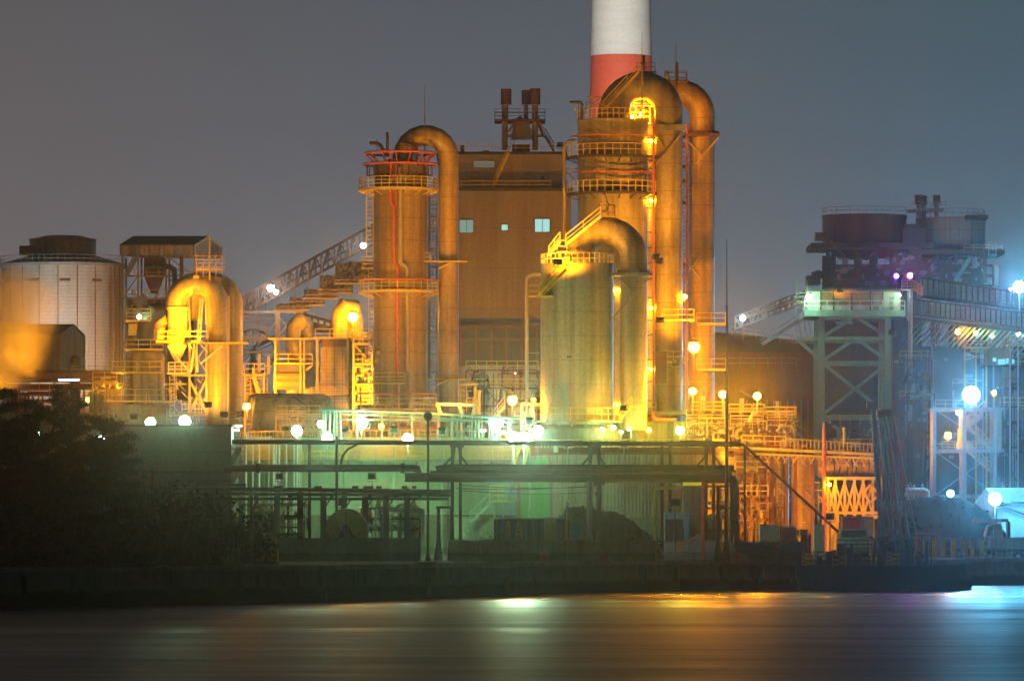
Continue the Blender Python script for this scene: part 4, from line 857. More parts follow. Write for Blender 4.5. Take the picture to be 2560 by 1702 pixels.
# ---------------------------------------------------------------- right plant
def teal_tower():
    d = 720; t = thing('transfer_house', 'transfer house with amber windows standing on a teal braced steel tower', 'tower', P(2137,1385,d)); w = .55
    for i,(px,dy) in enumerate(((2054,0),(2220,0),(2054,11),(2220,11))):
        b = MB().pbox(px-8,px+8,790,1385,d,.9,dy); b.build('column', M['teal'], t)
    for dy in (.1,11.1):
        m = MB()
        for y,x0,x1,h in ((846,1992,2222,9),(905,2054,2222,6),(1040,2054,2222,6)): m.pbox(x0,x1,y-h/2,y+h/2,d,.6,dy)
        for a,b in (((2062,838),(2128,798)),((2148,798),(2214,838)),((2062,898),(2130,852)),((2148,852),(2214,898)),((2062,1032),(2214,912)),((2062,912),(2214,1032)),((1994,850),(2050,898)),((2062,1046),(2214,1170)),((2062,1170),(2214,1046))):
            m.beam(P(*a,d+dy+.25),P(*b,d+dy+.25),.42)
        m.build('bracing', M['teal'], t)
    MB().pbox(2010,2262,776,792,d,13,-1.2).build('deck', M['teal'], t)
    MB().pbox(2060,2215,791,798,d,10,-.5).build('deck_girder', M['teal'], t)
    MB().pbox(2016,2252,727,776,d,10,.6).build('wall', M['white'], t)
    for x0,x1 in ((2054,2083),(2086,2128),(2131.5,2175),(2178,2207)): MB().pbox(x0,x1,729,762,d,.15,.52).build('window', M['amber'], t)
    m = MB()
    for x0,x1 in ((2051,2054),(2083,2086),(2128,2131.5),(2175,2178),(2207,2209)): m.pbox(x0,x1,727,776,d,.3,.45)
    m.build('mullion', M['dark'], t)
    m = MB(); m.pbox(2185,2198,742,776,d,.2,.42); m.pbox(2224,2236,741,776,d,.2,.5); m.build('door', M['grey'], t)
    MB().pbox(2012,2256,722,728,d,11,0).build('roof', M['dark'], t)
    MB().prail(2012,2262,752,776,d-1,1.4,.045,(.5,)).build('railing', M['white'], t)
    MB().prail(1992,2018,702,776,d,1.2,.04,(.3,.6)).prail(1970,2012,742,780,d+1,1.2,.04,(.3,.6)).build('side_railing', M['steel'], t)
    m = MB()
    for px in (1975,1985,1998,2010,2030,2040): m.beam(P(px+20,850,d+3),P(px,740+abs(px-2000)*.6,d+3),.08)
    m.build('hanger', M['steel'], t)
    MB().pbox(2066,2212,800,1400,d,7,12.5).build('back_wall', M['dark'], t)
teal_tower()
def coke_plant():
    d = 745; t = thing('coke_hopper_plant', 'dark coke plant with two huge hoppers and twin stacks above the transfer house', 'plant', P(2230,1385,d))
    k = d/F
    x = XX(2168,d); y = d+6; r = 108*k
    MB().lathe(x,y,[(r*.62,ZZ(640,d)),(r*.98,ZZ(618,d)),(r*.98,ZZ(540,d)),(r,ZZ(540,d)),(r,ZZ(533,d)),(0,ZZ(532,d))],20).build('dark_hopper', M['rust'], t, 20)
    MB().rail(arc(x,y,ZZ(533,d),r-.1,180,360,16),.95,1.8,.03).build('railing', M['steel'], t)
    x2 = XX(2385,d); r2 = 88*k
    MB().lathe(x2,y,[(r2*.8,ZZ(640,d)),(r2,ZZ(618,d)),(r2,ZZ(540,d)),(0,ZZ(539,d))],18).build('pale_hopper', M['galv'], t, 20)
    MB().rail(arc(x2,y,ZZ(540,d),r2-.1,180,360,14),1.1,1.6,.035).build('railing', M['steel'], t)
    m = MB(); m.pbox(2415,2470,538,548,d,3,-.5); m.build('roof_hump', M['dark'], t); MB().pbox(2262,2300,560,572,d,5,0).pbox(2255,2312,571,610,d,4,-1).build('chute', M['dark'], t)
    # deck
    m = MB(); m.pbox(2026,2330,609,622,d,13,-2); m.add([P(2026,612,d-2),P(2066,632,d-2),P(2066,632,d+8),P(2026,612,d+8)],[(0,1,2,3)]); m.pbox(2270,2508,626,637,d,12,-2); m.build('deck', M['dark'], t)
    MB().prail(2410,2506,612,626,d-2,1.4,.04).prail(2472,2490,606,640,d-2.2,.8,.04).build('deck_railing', M['white'], t)
    m = MB(); m.pbox(2037,2062,583,602,d,3,-2); m.beam(P(2060,585,d-2.3),P(2112,642,d-2.3),.3); m.prail(2037,2060,583,602,d-2.2,.8,.04); m.build('side_chute', M['rust'], t)
    # frame under the hoppers
    m = MB()
    for px in (2070,2085,2150,2190,2240,2262,2300,2345,2390,2440,2462):
        for dy in (0,9): m.pbox(px-5,px+5,630,1380,d,.6,dy)
    for y0 in (664,690,716): m.pbox(2062,2480,y0-3,y0+3,d,.5,-.3)
    for a,b in (((2070,716),(2150,664)),((2150,716),(2190,664)),((2240,690),(2300,637)),((2300,690),(2345,637)),((2345,664),(2390,637))): m.beam(P(*a,d-.5),P(*b,d-.5),.3)
    m.build('frame', M['dark'], t)
    MB().beam(P(2388,702,d-1.5),P(2425,645,d-1.5),.5).build('teal_strut', M['teal'], t)
    m = MB(); m.pbox(2090,2250,660,720,d,5,2); m.pbox(2270,2440,645,720,d,5,4); m.build('machine_wall', M['rust'], t)
    m = MB()
    for i in range(60):
        a = random.uniform(2065,2460); b = random.uniform(640,722); w = random.uniform(4,18); h = random.uniform(3,14); m.pbox(a,a+w,b,b+h,d,.5,-random.uniform(0,1.2))
    m.build('machinery', M['grey'], t)
    m = MB(); m.prail(2064,2180,650,663,d-1,1.4,.035); m.stair(P(2130,712,d-1.5),P(2186,648,d-1.5),.8); m.prail(2186,2235,645,663,d-1,1.4,.035); m.prail(2030,2110,697,716,d-1.4,1.4,.035); m.build('walkway', M['rust'], t)
    m = MB(); m.pbox(2015,2050,690,712,d,4,-1.5); m.tube([P(2030,690,d),P(2045,684,d),P(2062,690,d)],.5,10); m.build('motor_house', M['dark'], t)
    m = MB(); m.pbox(2482,2494,664,717,d,3,-2); m.build('lit_panel', M['white'], t)
    # stacks
    m = MB(); m.cyl(2298,11,488,512,d+5,14); m.cyl(2309,9,490,512,d+7,14); m.cyl(2342,9,488,512,d+5,14); st = m.build('stack', M['rust'], t, 40)
    m = MB(); m.cyl(2298,7,512,545,d+5,12); m.cyl(2309,7,512,545,d+7,12); m.cyl(2342,6,512,545,d+5,12); m.pbox(2278,2364,518,523,d,5,3.5); m.prail(2278,2364,505,518,d+3.6,1.3,.03); m.ladder(P(2320,545,d+4),P(2320,510,d+4),.6); m.build('stack_frame', M['steel'], t, 40)
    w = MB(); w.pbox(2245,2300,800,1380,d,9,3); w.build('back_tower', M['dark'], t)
coke_plant()
# two cladded galleries descending to the right
def clad_gallery(label, x0,y0,y0b,x1,y1,y1b,d,d1,dep,wm,ends,ribs,name='clad_conveyor_gallery'):
    t = thing(name, label, 'conveyor', P((x0+x1)/2, y0b, d)); e = Vector((0,dep,0))
    A,B,C,D = P(x0,y0,d),P(x1,y1,d1),P(x1,y1b,d1),P(x0,y0b,d); MB().prism([A,B,C,D],e).build('cladding', M[wm], t)
    m = MB()
    for i in range(ribs+1):
        u = i/ribs; p, q = A+(B-A)*u, D+(C-D)*u; m.beam(p-Vector((0,.1,0)),q-Vector((0,.1,0)),.16,.2)
    m.beam(A-Vector((0,.12,0)),B-Vector((0,.12,0)),.2); m.beam(D-Vector((0,.12,0)),C-Vector((0,.12,0)),.3); m.build('rib', M['dark'], t)
    return t
t = clad_gallery('upper panelled conveyor gallery descending to the edge at right',2306,695,742,2620,742,780,735,700,4,'galv',0,22)
MB().pbox(2306,2319,696,741,735,.2,-.25).build('amber_end', M['amber'], t); MB().rail([P(2306,758,734),P(2620,792,699)],1.0,1.6,.04,(.33,.66)).build('railing', M['dark'], t)
m = MB(); m.prism([P(2300,757,734.5),P(2620,791,699.5),P(2620,796,699.5),P(2300,762,734.5)],(0,3,0)); m.build('walkway', M['dark'], t)
t = clad_gallery('lower ribbed conveyor gallery below the panelled one',2290,749,786,2620,790,828,728,693,4,'galv',0,26)
MB().pbox(2290,2324,750,785,728,.2,-.25).build('amber_end', M['amber'], t)
m = MB()
for i in range(24):
    u = i/24; x = 2306+u*300; d = 727-u*33; y = 790+u*36; m.beam(P(x,y+8,d),P(x-52,y+64,d+6),.16,.22)
m.build('diagonal_rib', M['steel'], t)
MB().beam(P(2285,795,726),P(2620,835,692),.4).build('lower_chord', M['dark'], t)
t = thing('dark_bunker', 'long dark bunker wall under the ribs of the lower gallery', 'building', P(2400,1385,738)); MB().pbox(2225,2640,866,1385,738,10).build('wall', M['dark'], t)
m = MB()
for i in range(50):
    a = random.uniform(2230,2550); b = random.uniform(870,1150); w = random.uniform(3,26); m.pbox(a,a+w,b,b+random.uniform(2,10),738,.5,-.4)
for i in range(14): a = random.uniform(2230,2550); m.beam(P(a,random.uniform(860,950),737.4),P(a,1380,737.4),.2)
m.build('fitting', M['grey'], t)
t = thing('edge_control_room', 'small lit control room with cyan windows at the right edge', 'building', P(2490,1385,690)); d = 690
MB().pbox(2460,2532,868,910,d,6).build('wall', M['beige'], t); lit = emis('cyan_window', (.2,.75,.95), 1.1)
for x0,x1,y0,y1 in ((2482,2490,895,903),(2495,2513,898,911),(2516,2521,896,908),(2530,2536,898,908)): MB().pbox(x0,x1,y0,y1,d,.05,-.06).build('window', lit, t)
m = MB(); m.pbox(2410,2470,868,872,d,3,-3); m.pbox(2415,2460,878,882,d,3,-3); m.prail(2410,2470,852,868,d-3,1.4,.05); 
for a in (2412,2440,2466): m.beam(P(a,1385,d-2.5),P(a,868,d-2.5),.2)
m.xpanel(P(2412,882,d-3),P(2466,882,d-3),P(2466,900,d-3),P(2412,900,d-3),.12); m.build('canopy', M['yellow'], t)
m = MB()
for a in (2525,2545,2565): m.beam(P(a,1385,d-3),P(a,840,d-3),.16)
m.prail(2520,2575,838,862,d-3.2,1.4,.045); m.beam(P(2525,880,d-3),P(2548,842,d-3),.14); m.pbox(2515,2580,862,866,d,3,-3.2); m.build('frame', M['white'], t)
# light inclined conveyor left of the transfer house
t = gallery('lit_conveyor', 'white-lit inclined conveyor left of the transfer house', (1838,822), (2010,758), 745, 1.6, 'grey', False, 12)
MB().prism([P(1838,800,745),P(2010,735,745),P(2010,741,745),P(1838,808,745)],(0,2.4,0)).build('cover', M['grey'], t)
m = MB(); m.beam(P(1905,860,746),P(2000,800,746),.5); m.beam(P(1900,850,745.5),P(1990,790,745.5),.12); m.build('lower_chute', M['grey'], t)
for x0,x1,d,lab in ((1830,1935,770,'dark domed storage bunker right of the flue duct'),):
    t = thing('domed_bunker', lab, 'bunker', P(1930,1385,d)); a, b = P(1760,870,d+6), P(2070,905,d+6)
    MB().tube([a,b],[2.3,2.6],28).build('dome', M['dark'], t, 40); MB().pbox(1755,2080,880,1385,d,10,1).build('wall', M['rust'], t)
    MB().rail([P(1830,838,d+3),P(2040,872,d+3)],1.2,1.7,.035,(.5,)).build('railing', M['steel'], t)
    m = MB(); m.prail(1815,1990,895,920,d,2,.035); 
    for i in range(12): a = 1850+i*17; m.beam(P(a,1385,d+.6),P(a,1000,d+.6),.14)
    m.beam(P(1880,990,d+.5),P(2040,1120,d+.5),.2); m.beam(P(1850,975,d+.5),P(2020,1080,d+.5),.14); m.build('frame', M['grey'], t)
# beacon landing with yellow stair and purple lamps
t = thing('beacon_landing', 'small landing with bright yellow stair under the purple lamps', 'landing', P(2272,1385,716)); d = 716
m = MB(); m.prail(2254,2284,701,722,d,.9,.05,(.33,.66)); m.pbox(2253,2285,722,724.5,d,1.6); m.build('deck', M['white'], t)
MB().stair(P(2306,738,d+.5),P(2284,722,d+.5),.8).rail([P(2306,738,d),P(2284,722,d)],1.1,.7,.05,(.2,.4,.6,.8)).build('stair', M['yellow'], t)
m = MB(); m.tube([P(2278,1385,d+.6),P(2278,690,d+.6)],.16,8); m.beam(P(2272,1385,d+1.4),P(2272,724,d+1.4),.14); m.build('post', M['steel'], t)
# scaffold stair tower in blue light
def scaffold_tower():
    d = 655; t = thing('stair_tower', 'open steel stair tower glowing blue below the huge cyan lamp', 'tower', P(2420,1385,d)); m = MB()
    for px in (2337,2411,2488):
        for dy in (0,5): m.pbox(px-4,px+4,1020,1385,d,.35,dy)
    for y in (1022,1126,1240): m.pbox(2330,2510,y-4,y+4,d,.4,-.1); m.pbox(2330,2510,y-4,y+4,d,.4,5.1)
    m.xpanel(P(2341,1130,d+.2),P(2488,1130,d+.2),P(2488,1236,d+.2),P(2341,1236,d+.2),.12); m.xpanel(P(2341,1026,d+.2),P(2488,1026,d+.2),P(2488,1120,d+.2),P(2341,1120,d+.2),.1)
    m.build('frame', M['grey'], t)
    MB().prail(2355,2482,1103,1124,d,1.3,.05,(.33,.66)).prail(2338,2415,1000,1018,d,1.3,.045).prail(2382,2442,948,966,d+1,1.2,.04).build('railing', M['beige'], t)
    s = MB(); s.stair(P(2455,1040,d+1.5),P(2420,1122,d+1.5) if 0 else P(2418,1066,d+1.5),.9); s.stair(P(2475,1122,d+1.5),P(2416,1062,d+1.5),.9); s.stair(P(2478,1180,d+2),P(2418,1126,d+2),.9); s.stair(P(2462,1024,d+1.5),P(2420,1060,d+1.5),.9); s.build('stair', M['beige'], t)
    MB().pbox(2395,2436,1105,1124,d,1.5,1.6).build('cabinet', M['beige'], t); MB().pbox(2492,2505,1022,1122,d,.6,.5).build('cable_duct', M['beige'], t); MB().pbox(2398,2408,1070,1124,d,.6,2).build('locker', M['beige'], t)
    m = MB(); m.pbox(2381,2386,975,1018,d,.3); m.beam(P(2384,1016,d),P(2412,992,d),.2); m.build('lamp_arm', M['steel'], t)
scaffold_tower()
t = thing('pale_pipework', 'pale blue-lit pipes and valves behind the coal heap', 'pipework', P(2290,1385,650)); m = MB(); d = 650
m.tube([P(2265,1225,d),P(2310,1225,d),P(2318,1230,d),P(2318,1290,d)],.3,8); m.tube([P(2262,1236,d),P(2315,1236,d)],.2,8)
for px in (2270,2285,2294,2306): m.tube([P(px,1260,d),P(px,1205+random.uniform(0,14),d)],.12,6)
m.build('pipe', M['white'], t, 50)
# ---------------------------------------------------------------- tanks, decks and pipe racks in the middle distance
t = thing('grey_green_tank', 'broad grey-green tank under the mercury lamps with yellow walkways', 'tank', P(965,1385,612)); d = 612; k = d/F; x = XX(965,d); r = 395*k
MB().lathe(x,d,[(r,GZ),(r,ZZ(1104,d)),(r+.1,ZZ(1104,d)),(r+.1,ZZ(1100,d)),(0,ZZ(1090,d))],96).build('shell', M['gtank'], t, 30)
a, b = MB(), MB(); ring(a,b,965,1154,d,r,r+1.1,200,340,.98,(.5,),.16,n=60,sp=2.6,r=.05); dk = a.build('walkway', M['steel'], t); b.build('railing', M['yellow'], dk)
MB().rail(arc(x,d,ZZ(1102,d),r-.1,205,335,60),.8,1.9,.045,()).build('roof_railing', M['yellow'], t)
MB().lathe(x,d,[(r+.25,GZ),(r+.25,ZZ(1290,d)),(r,ZZ(1288,d))],96,R(180),R(360)).build('skirt', M['conc'], t)
m = MB()
for px in (615,632,648,672,684,690,698,716,735,742,747,752): m.tube([P(px,1330,d-r-.9),P(px,random.choice((1060,1085,1095,1110)),d-r-.9)],random.uniform(.06,.13),6)
m.tube([P(585,1096,d-r-.8),P(680,1092,d-r-.8)],.1,6); m.build('standpipe', M['white'], t, 50)
m = MB(); m.prail(770,864,1128,1150,d-r-1.6,1.2,.055); m.stair(P(862,1150,d-r-1.8),P(878,1098,d-r-1.8),.7); m.ladder(P(750,1160,d-r-1.3),P(750,1128,d-r-1.3),.7); m.ladder(P(760,1160,d-r-1.3),P(760,1134,d-r-1.3),.5); m.prail(1008,1066,1128,1150,d-r-1.6,1.1,.055); m.build('yellow_platform', M['yellow'], t)
m = MB(); m.stair(P(1284,1164,d-r-2),P(1302,1112,d-r-2),.7); m.stair(P(1310,1164,d-r-2),P(1322,1118,d-r-2),.7); m.build('yellow_stair', M['yellow'], t)
# corrugated tank
t = thing('corrugated_tank', 'broad corrugated steel tank with a green painted stripe', 'tank', P(1585,1385,600)); d = 600; k = d/F; x = XX(1585,d); r = 292*k
cm = mat('ribbed_tank_sheet', (.38,.32,.27), .6, .05, (.13,.085,.06), .85, (1.6,1.6,.05), .12)
vs, fs = [], []; m = MB(); n = 420
z0, z1 = GZ, ZZ(1134,d)
for i in range(n+1):
    a_ = R(180+180*i/n); rr = r+(.018 if i%4<2 else -.018); vs += [(x+rr*math.cos(a_),d+rr*math.sin(a_),z0),(x+rr*math.cos(a_),d+rr*math.sin(a_),z1)]
fs = [(2*i,2*i+2,2*i+3,2*i+1) for i in range(n)]; m.add(vs,fs); m.build('shell', cm, t)
MB().lathe(x,d,[(r+.15,z1-.25),(r+.15,z1),(r*.985,z1+.5),(0,z1+.7)],96).build('roof', M['rust'], t, 20)
MB().rail(arc(x,d,z1+.5,r*.97,215,325,40),.8,1.3,.045,(.5,)).build('roof_railing', M['yellow'], t)
g1, g2 = [math.acos(max(-1,min(1,(px-1585)/292)))*-1 for px in (1306,1372)]
MB().lathe(x,d,[(r+.09,ZZ(1300,d)),(r+.09,ZZ(1150,d))],8,g1,g2).build('green_stripe', M['green'], t)
MB().lathe(x,d,[(r+.07,GZ),(r+.07,ZZ(1296,d)),(r,ZZ(1294,d))],96,R(180),R(360)).build('skirt', M['conc'], t)
for px in (1390,1425,1465,1500,1560,1600): MB().lathe(XX(px,d-r+2),d-r+2.5,[(.24,z1),(.24,z1+1.0),(.34,z1+1.0),(.3,z1+1.3),(0,z1+1.35)],10).build('roof_vent', M['white'], t, 40)
t = thing('steel_access_stair', 'grey steel access stair rising to a platform beside the green stripe', 'stair', P(1250,1385,577)); d = 577
m = MB(); m.stair(P(1262,1250,d),P(1292,1200,d),.9,12); m.build('flight', M['steel'], t)
MB().prail(1224,1268,1214,1250,d,1,.05,(.33,.66)).pbox(1222,1290,1250,1254,d,1.5).build('landing', M['yellow'], t)
m = MB(); m.stair(P(1175,1305,d),P(1232,1252,d),.9,14)
for px in (1236,1258,1290): m.beam(P(px,1400,d+.5),P(px,1252,d+.5),.18)
m.build('lower_flight', M['steel'], t)
MB().pbox(1125,1300,1292,1400,578,.4,.6).build('side_wall', M['conc'], t)
# big pipe rack running along the quay
def long_rack():
    d = 545; t = thing('main_pipe_rack', 'long dark pipe rack with two levels of fat pipes crossing in front of the tanks', 'pipe rack', P(1200,1396,d))
    MB().tube([P(580,1104,d),P(1842,1110,d),P(1852,1112,d)],.24,10).build('upper_pipe', M['dark'], t, 50)
    MB().tube([P(560,1170,d),P(1030,1170,d),P(1043,1172,d),P(1046,1180,d),P(1046,1196,d)],.36,14).build('lagged_pipe', M['pipe'], t, 50)
    m = MB()
    for px in (645,1007): m.tube([P(px-5,1170,d),P(px+5,1170,d)],.48,14)
    m.build('pipe_collar', M['dark'], t, 50)
    MB().tube([P(1012,1193,d-.5),P(1020,1193,d-.5),P(1815,1196,d-.5),P(1830,1199,d-.5),P(1836,1208,d-.5),P(1836,1330,d-.5)],[.4,.44,.44,.44,.44,.44],16).build('fat_pipe', M['pipe'], t, 50)
    m = MB(); m.tube([P(1090,1172,d+.8),P(1110,1168,d+.8),P(1835,1170,d+.8)],.3,12); m.tube([P(1075,1180,d),P(1830,1181,d)],.14,8); m.tube([P(1075,1186,d+1),P(1830,1187,d+1)],.16,8); m.build('service_pipe', M['dark'], t, 50)
    f = MB(); f.pbox(1090,1840,1176,1181,d,2.4,-.8)
    for px in (1131,1151,1475,1497,1655,1675,1765,1784): f.beam(P(px,1400,d+.9),P(px,1112,d+.9),.3)
    for px in (842,774): f.beam(P(px,1385,d+1.5),P(px,1105,d+1.5),.28)
    for c in (1142,1486,1775):
        f.beam(P(c-11,1170,d),P(c-5,1116,d),.2); f.beam(P(c+11,1170,d),P(c+5,1116,d),.2); f.pbox(c-17,c+17,1111,1118,d,1.2,-.2)
        f.beam(P(c-11,1140,d),P(c-40,1172,d),.18); f.beam(P(c+11,1140,d),P(c+28,1164,d),.18)
    f.build('frame', M['dark'], t)
    MB().lathe(XX(1486,d-.9),d-.9,[(.01,ZZ(1109,d)),(.5,ZZ(1110,d)),(.5,ZZ(1114,d)),(.01,ZZ(1115,d))],14).build('support_pad', M['dark'], t)
    return t
long_rack()
def low_rack():
    d = 530; t = thing('low_pipe_rack', 'lower pipe rack on thick dark columns behind the yellow covered reel', 'pipe rack', P(800,1396,d))
    cols = (575,628,692,750,808,860,913,965,1018)
    for i,px in enumerate(cols):
        w = 3.5 if i < 2 else 7.5
        MB().pbox(px-w,px+w,1220,1402,d,.5,.4).build('column', M['dark'], t)
    m = MB(); m.pbox(440,1122,1243,1250,d,.5,-.1)
    for px in cols: m.beam(P(px,1275,d+.4),P(px+16,1250,d+.4),.14)
    m.build('beam', M['dark'], t)
    m = MB(); m.tube([P(430,1221,d+.4),P(800,1224,d+.4),P(1126,1230,d+.4)],.2,8); m.tube([P(460,1211,d+.9),P(615,1211,d+.9)],.14,8); m.tube([P(430,1232,d),P(1126,1238,d)],.16,8); m.tube([P(1032,1226,d),P(1128,1227,d)],.15,8); m.tube([P(1090,1268,d),P(1130,1268,d)],.12,8); m.build('pipe', M['pipe'], t, 50)
    m = MB()
    for px in (683,785,880,908,940,1004,1030): m.pbox(px,px+random.uniform(10,26),1214,1221,d,.5,.2)
    for px in (640,725,830,925,990,1050): m.ball(P(px,1240,d-.1),.2,8)
    m.build('valve', M['dark'], t)
    m = MB(); m.prail(600,700,1262,1282,d+1,1.6,.03); m.prail(880,1000,1262,1282,d+1,1.6,.03); m.build('railing', M['steel'], t)
low_rack()
# sloping light-green service bridge with frames
t = thing('service_pipe_bridge', 'pale green service pipe bridge with trapezoid frames above the tank', 'pipe bridge', P(1000,1385,588)); d = 588
m = MB(); m.tube([P(800,1024,d),P(880,1026,d),P(1090,1034,d),P(1300,1046,d)],.16,8); m.tube([P(805,1032,d),P(1090,1044,d),P(1290,1055,d)],.1,6); m.tube([P(840,1048,d),P(1180,1052,d)],.1,6); m.build('pipe', M['teal'], t, 50)
m = MB()
for px in (808,814,826,836,842,850): m.tube([P(px,1024,d),P(px+(4 if px==850 else 0),1110,d)],.1,6)
for px in (893,955,1030,1095,1130,1155,1180,1205,1250): m.beam(P(px,1030+(px-893)*.03,d),P(px,1110,d),.1)
m.build('post', M['white'], t)
m = MB(); m.beam(P(1090,1010,d),P(1190,1012,d),.3); m.beam(P(1094,1012,d),P(1103,1036,d),.34); m.beam(P(1147,1012,d),P(1158,1040,d),.34); m.beam(P(1188,1012,d),P(1180,1040,d),.3); m.build('trapezoid_frame', M['gtank'], t)
m = MB(); m.beam(P(1302,1010,d),P(1372,1012,d),.32); m.beam(P(1304,1010,d),P(1304,1080,d),.32); m.beam(P(1330,1012,d),P(1334,1050,d),.34); m.beam(P(1368,1012,d),P(1360,1056,d),.34); m.build('portal_frame', M['gtank'], t)
m = MB()
for i in range(30): a_ = random.uniform(1090,1260); b_ = random.uniform(1050,1090); m.pbox(a_,a_+random.uniform(3,12),b_,b_+random.uniform(3,12),d,.5,.6)
for i in range(14): a_ = random.uniform(1090,1280); m.tube([P(a_,1048,d+.5),P(a_,1100,d+.5)],.06,6)
m.build('manifold', M['teal'], t)
t = thing('boiler_side_platform', 'yellow railed platform with ladder right of the hairpin duct foot', 'platform', P(1175,1385,610)); d = 610
m = MB(); m.ladder(P(1157,1050,d),P(1157,965,d),.8,.045,.5); m.prail(1165,1200,995,1012,d,.9,.045); m.tube([P(1188,1040,d),P(1188,965,d)],.18,8); m.beam(P(1148,962,d),P(1196,960,d),.2); m.pbox(1150,1200,1012,1016,d,2); m.tube([P(1196,1035,d),P(1196,985,d),P(1199,975,d)],.25,8); m.build('pipework', M['yellow'], t)
m = MB()
for px in (1152,1198): m.beam(P(px,1385,d+1),P(px,1014,d+1),.18)
m.stair(P(1226,1060,d),P(1262,1014,d),.8); m.build('frame', M['beige'], t)
# pump block right of washing tank
t = thing('pump_shelter', 'dark pump shelter with doorway between the front tank and the filter row', 'shelter', P(1640,1385,602)); d = 602
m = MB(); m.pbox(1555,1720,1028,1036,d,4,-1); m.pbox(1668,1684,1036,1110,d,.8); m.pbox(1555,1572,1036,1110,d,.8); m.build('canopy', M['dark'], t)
m = MB(); m.pbox(1576,1596,1040,1100,d,.4,.3); m.build('panel', M['grey'], t); MB().tube([P(1630,1030,d-1),P(1633,1045,d-1),P(1640,1049,d-1),P(1690,1049,d-1)],.22,8).build('pipe', M['orange'], t, 50)
MB().pbox(1557,1720,1052,1390,d,3,1.2).build('wall', M['tower'], t)
# ---------------------------------------------------------------- filter row at the right
def filter_row():
    d = 604; t = thing('filter_row', 'amber filter row with three bright railed platforms on splayed legs', 'plant', P(1850,1390,d))
    for x0,x1,yt,yb in ((1726,1815,1004,1033),(1822,1913,1010,1038),(1916,1991,1017,1045)):
        m = MB(); m.prail(x0,x1,yt,yb,d-2.6,1.1,.06,(.33,.66),3.4); m.build('bright_railing', M['yellow'], t)
        m = MB(); m.pbox(x0-4,x1+3,yb,yb+5,d,4.6,-3); m.build('platform', M['rust'], t)
        s = (x1-x0)/90.0; c = (x0+x1)/2
        m = MB(); m.pbox(c-18*s,c-8*s,yt-14,yb,d,.8,-1); m.build('cage', M['white'], t)
        m = MB()
        for px in (x0+14*s,x0+62*s):
            m.beam(P(px,yb+4,d-2.4),P(px-13*s,1112,d-2.4),.34); m.beam(P(px,yb+4,d-2.4),P(px+13*s,1112,d-2.4),.34)
        m.beam(P(x1-10,1120,d-2.4),P(x1-10,yb,d-2.4),.3); m.beam(P(x1-32,yb+28,d-2.4),P(x1,yb+6,d-2.4),.18); m.build('splayed_leg', M['rust'], t)
        MB().lathe(XX(c+4,d),d-.2,[(.3,ZZ(yb+5,d)),(.5,ZZ(yb+22,d)),(1.6,ZZ(1112,d)),(1.6,ZZ(1130,d))][::-1],18).build('hopper', M['tower'], t, 40)
    m = MB(); m.prail(1700,1975,1090,1112,d-3.4,1.6,.045,(.33,.66)); m.prail(1820,1990,1085,1105,d+1,1.6,.045); m.pbox(1700,2010,1112,1117,d,5,-3.6); m.build('lower_walkway', M['orange'], t)
    m = MB()
    for i in range(22): a = random.uniform(1720,1990); b = random.uniform(1060,1112); m.tube([P(a,b,d-2.8),P(a,1116,d-2.8)],random.uniform(.05,.11),6)
    for i in range(10): a = random.uniform(1720,1960); b = random.uniform(1085,1110); m.tube([P(a,b,d-2.9),P(a+random.uniform(15,40),b,d-2.9)],.08,6)
    m.build('small_pipe', M['rust'], t, 50)
    return t
filter_row()
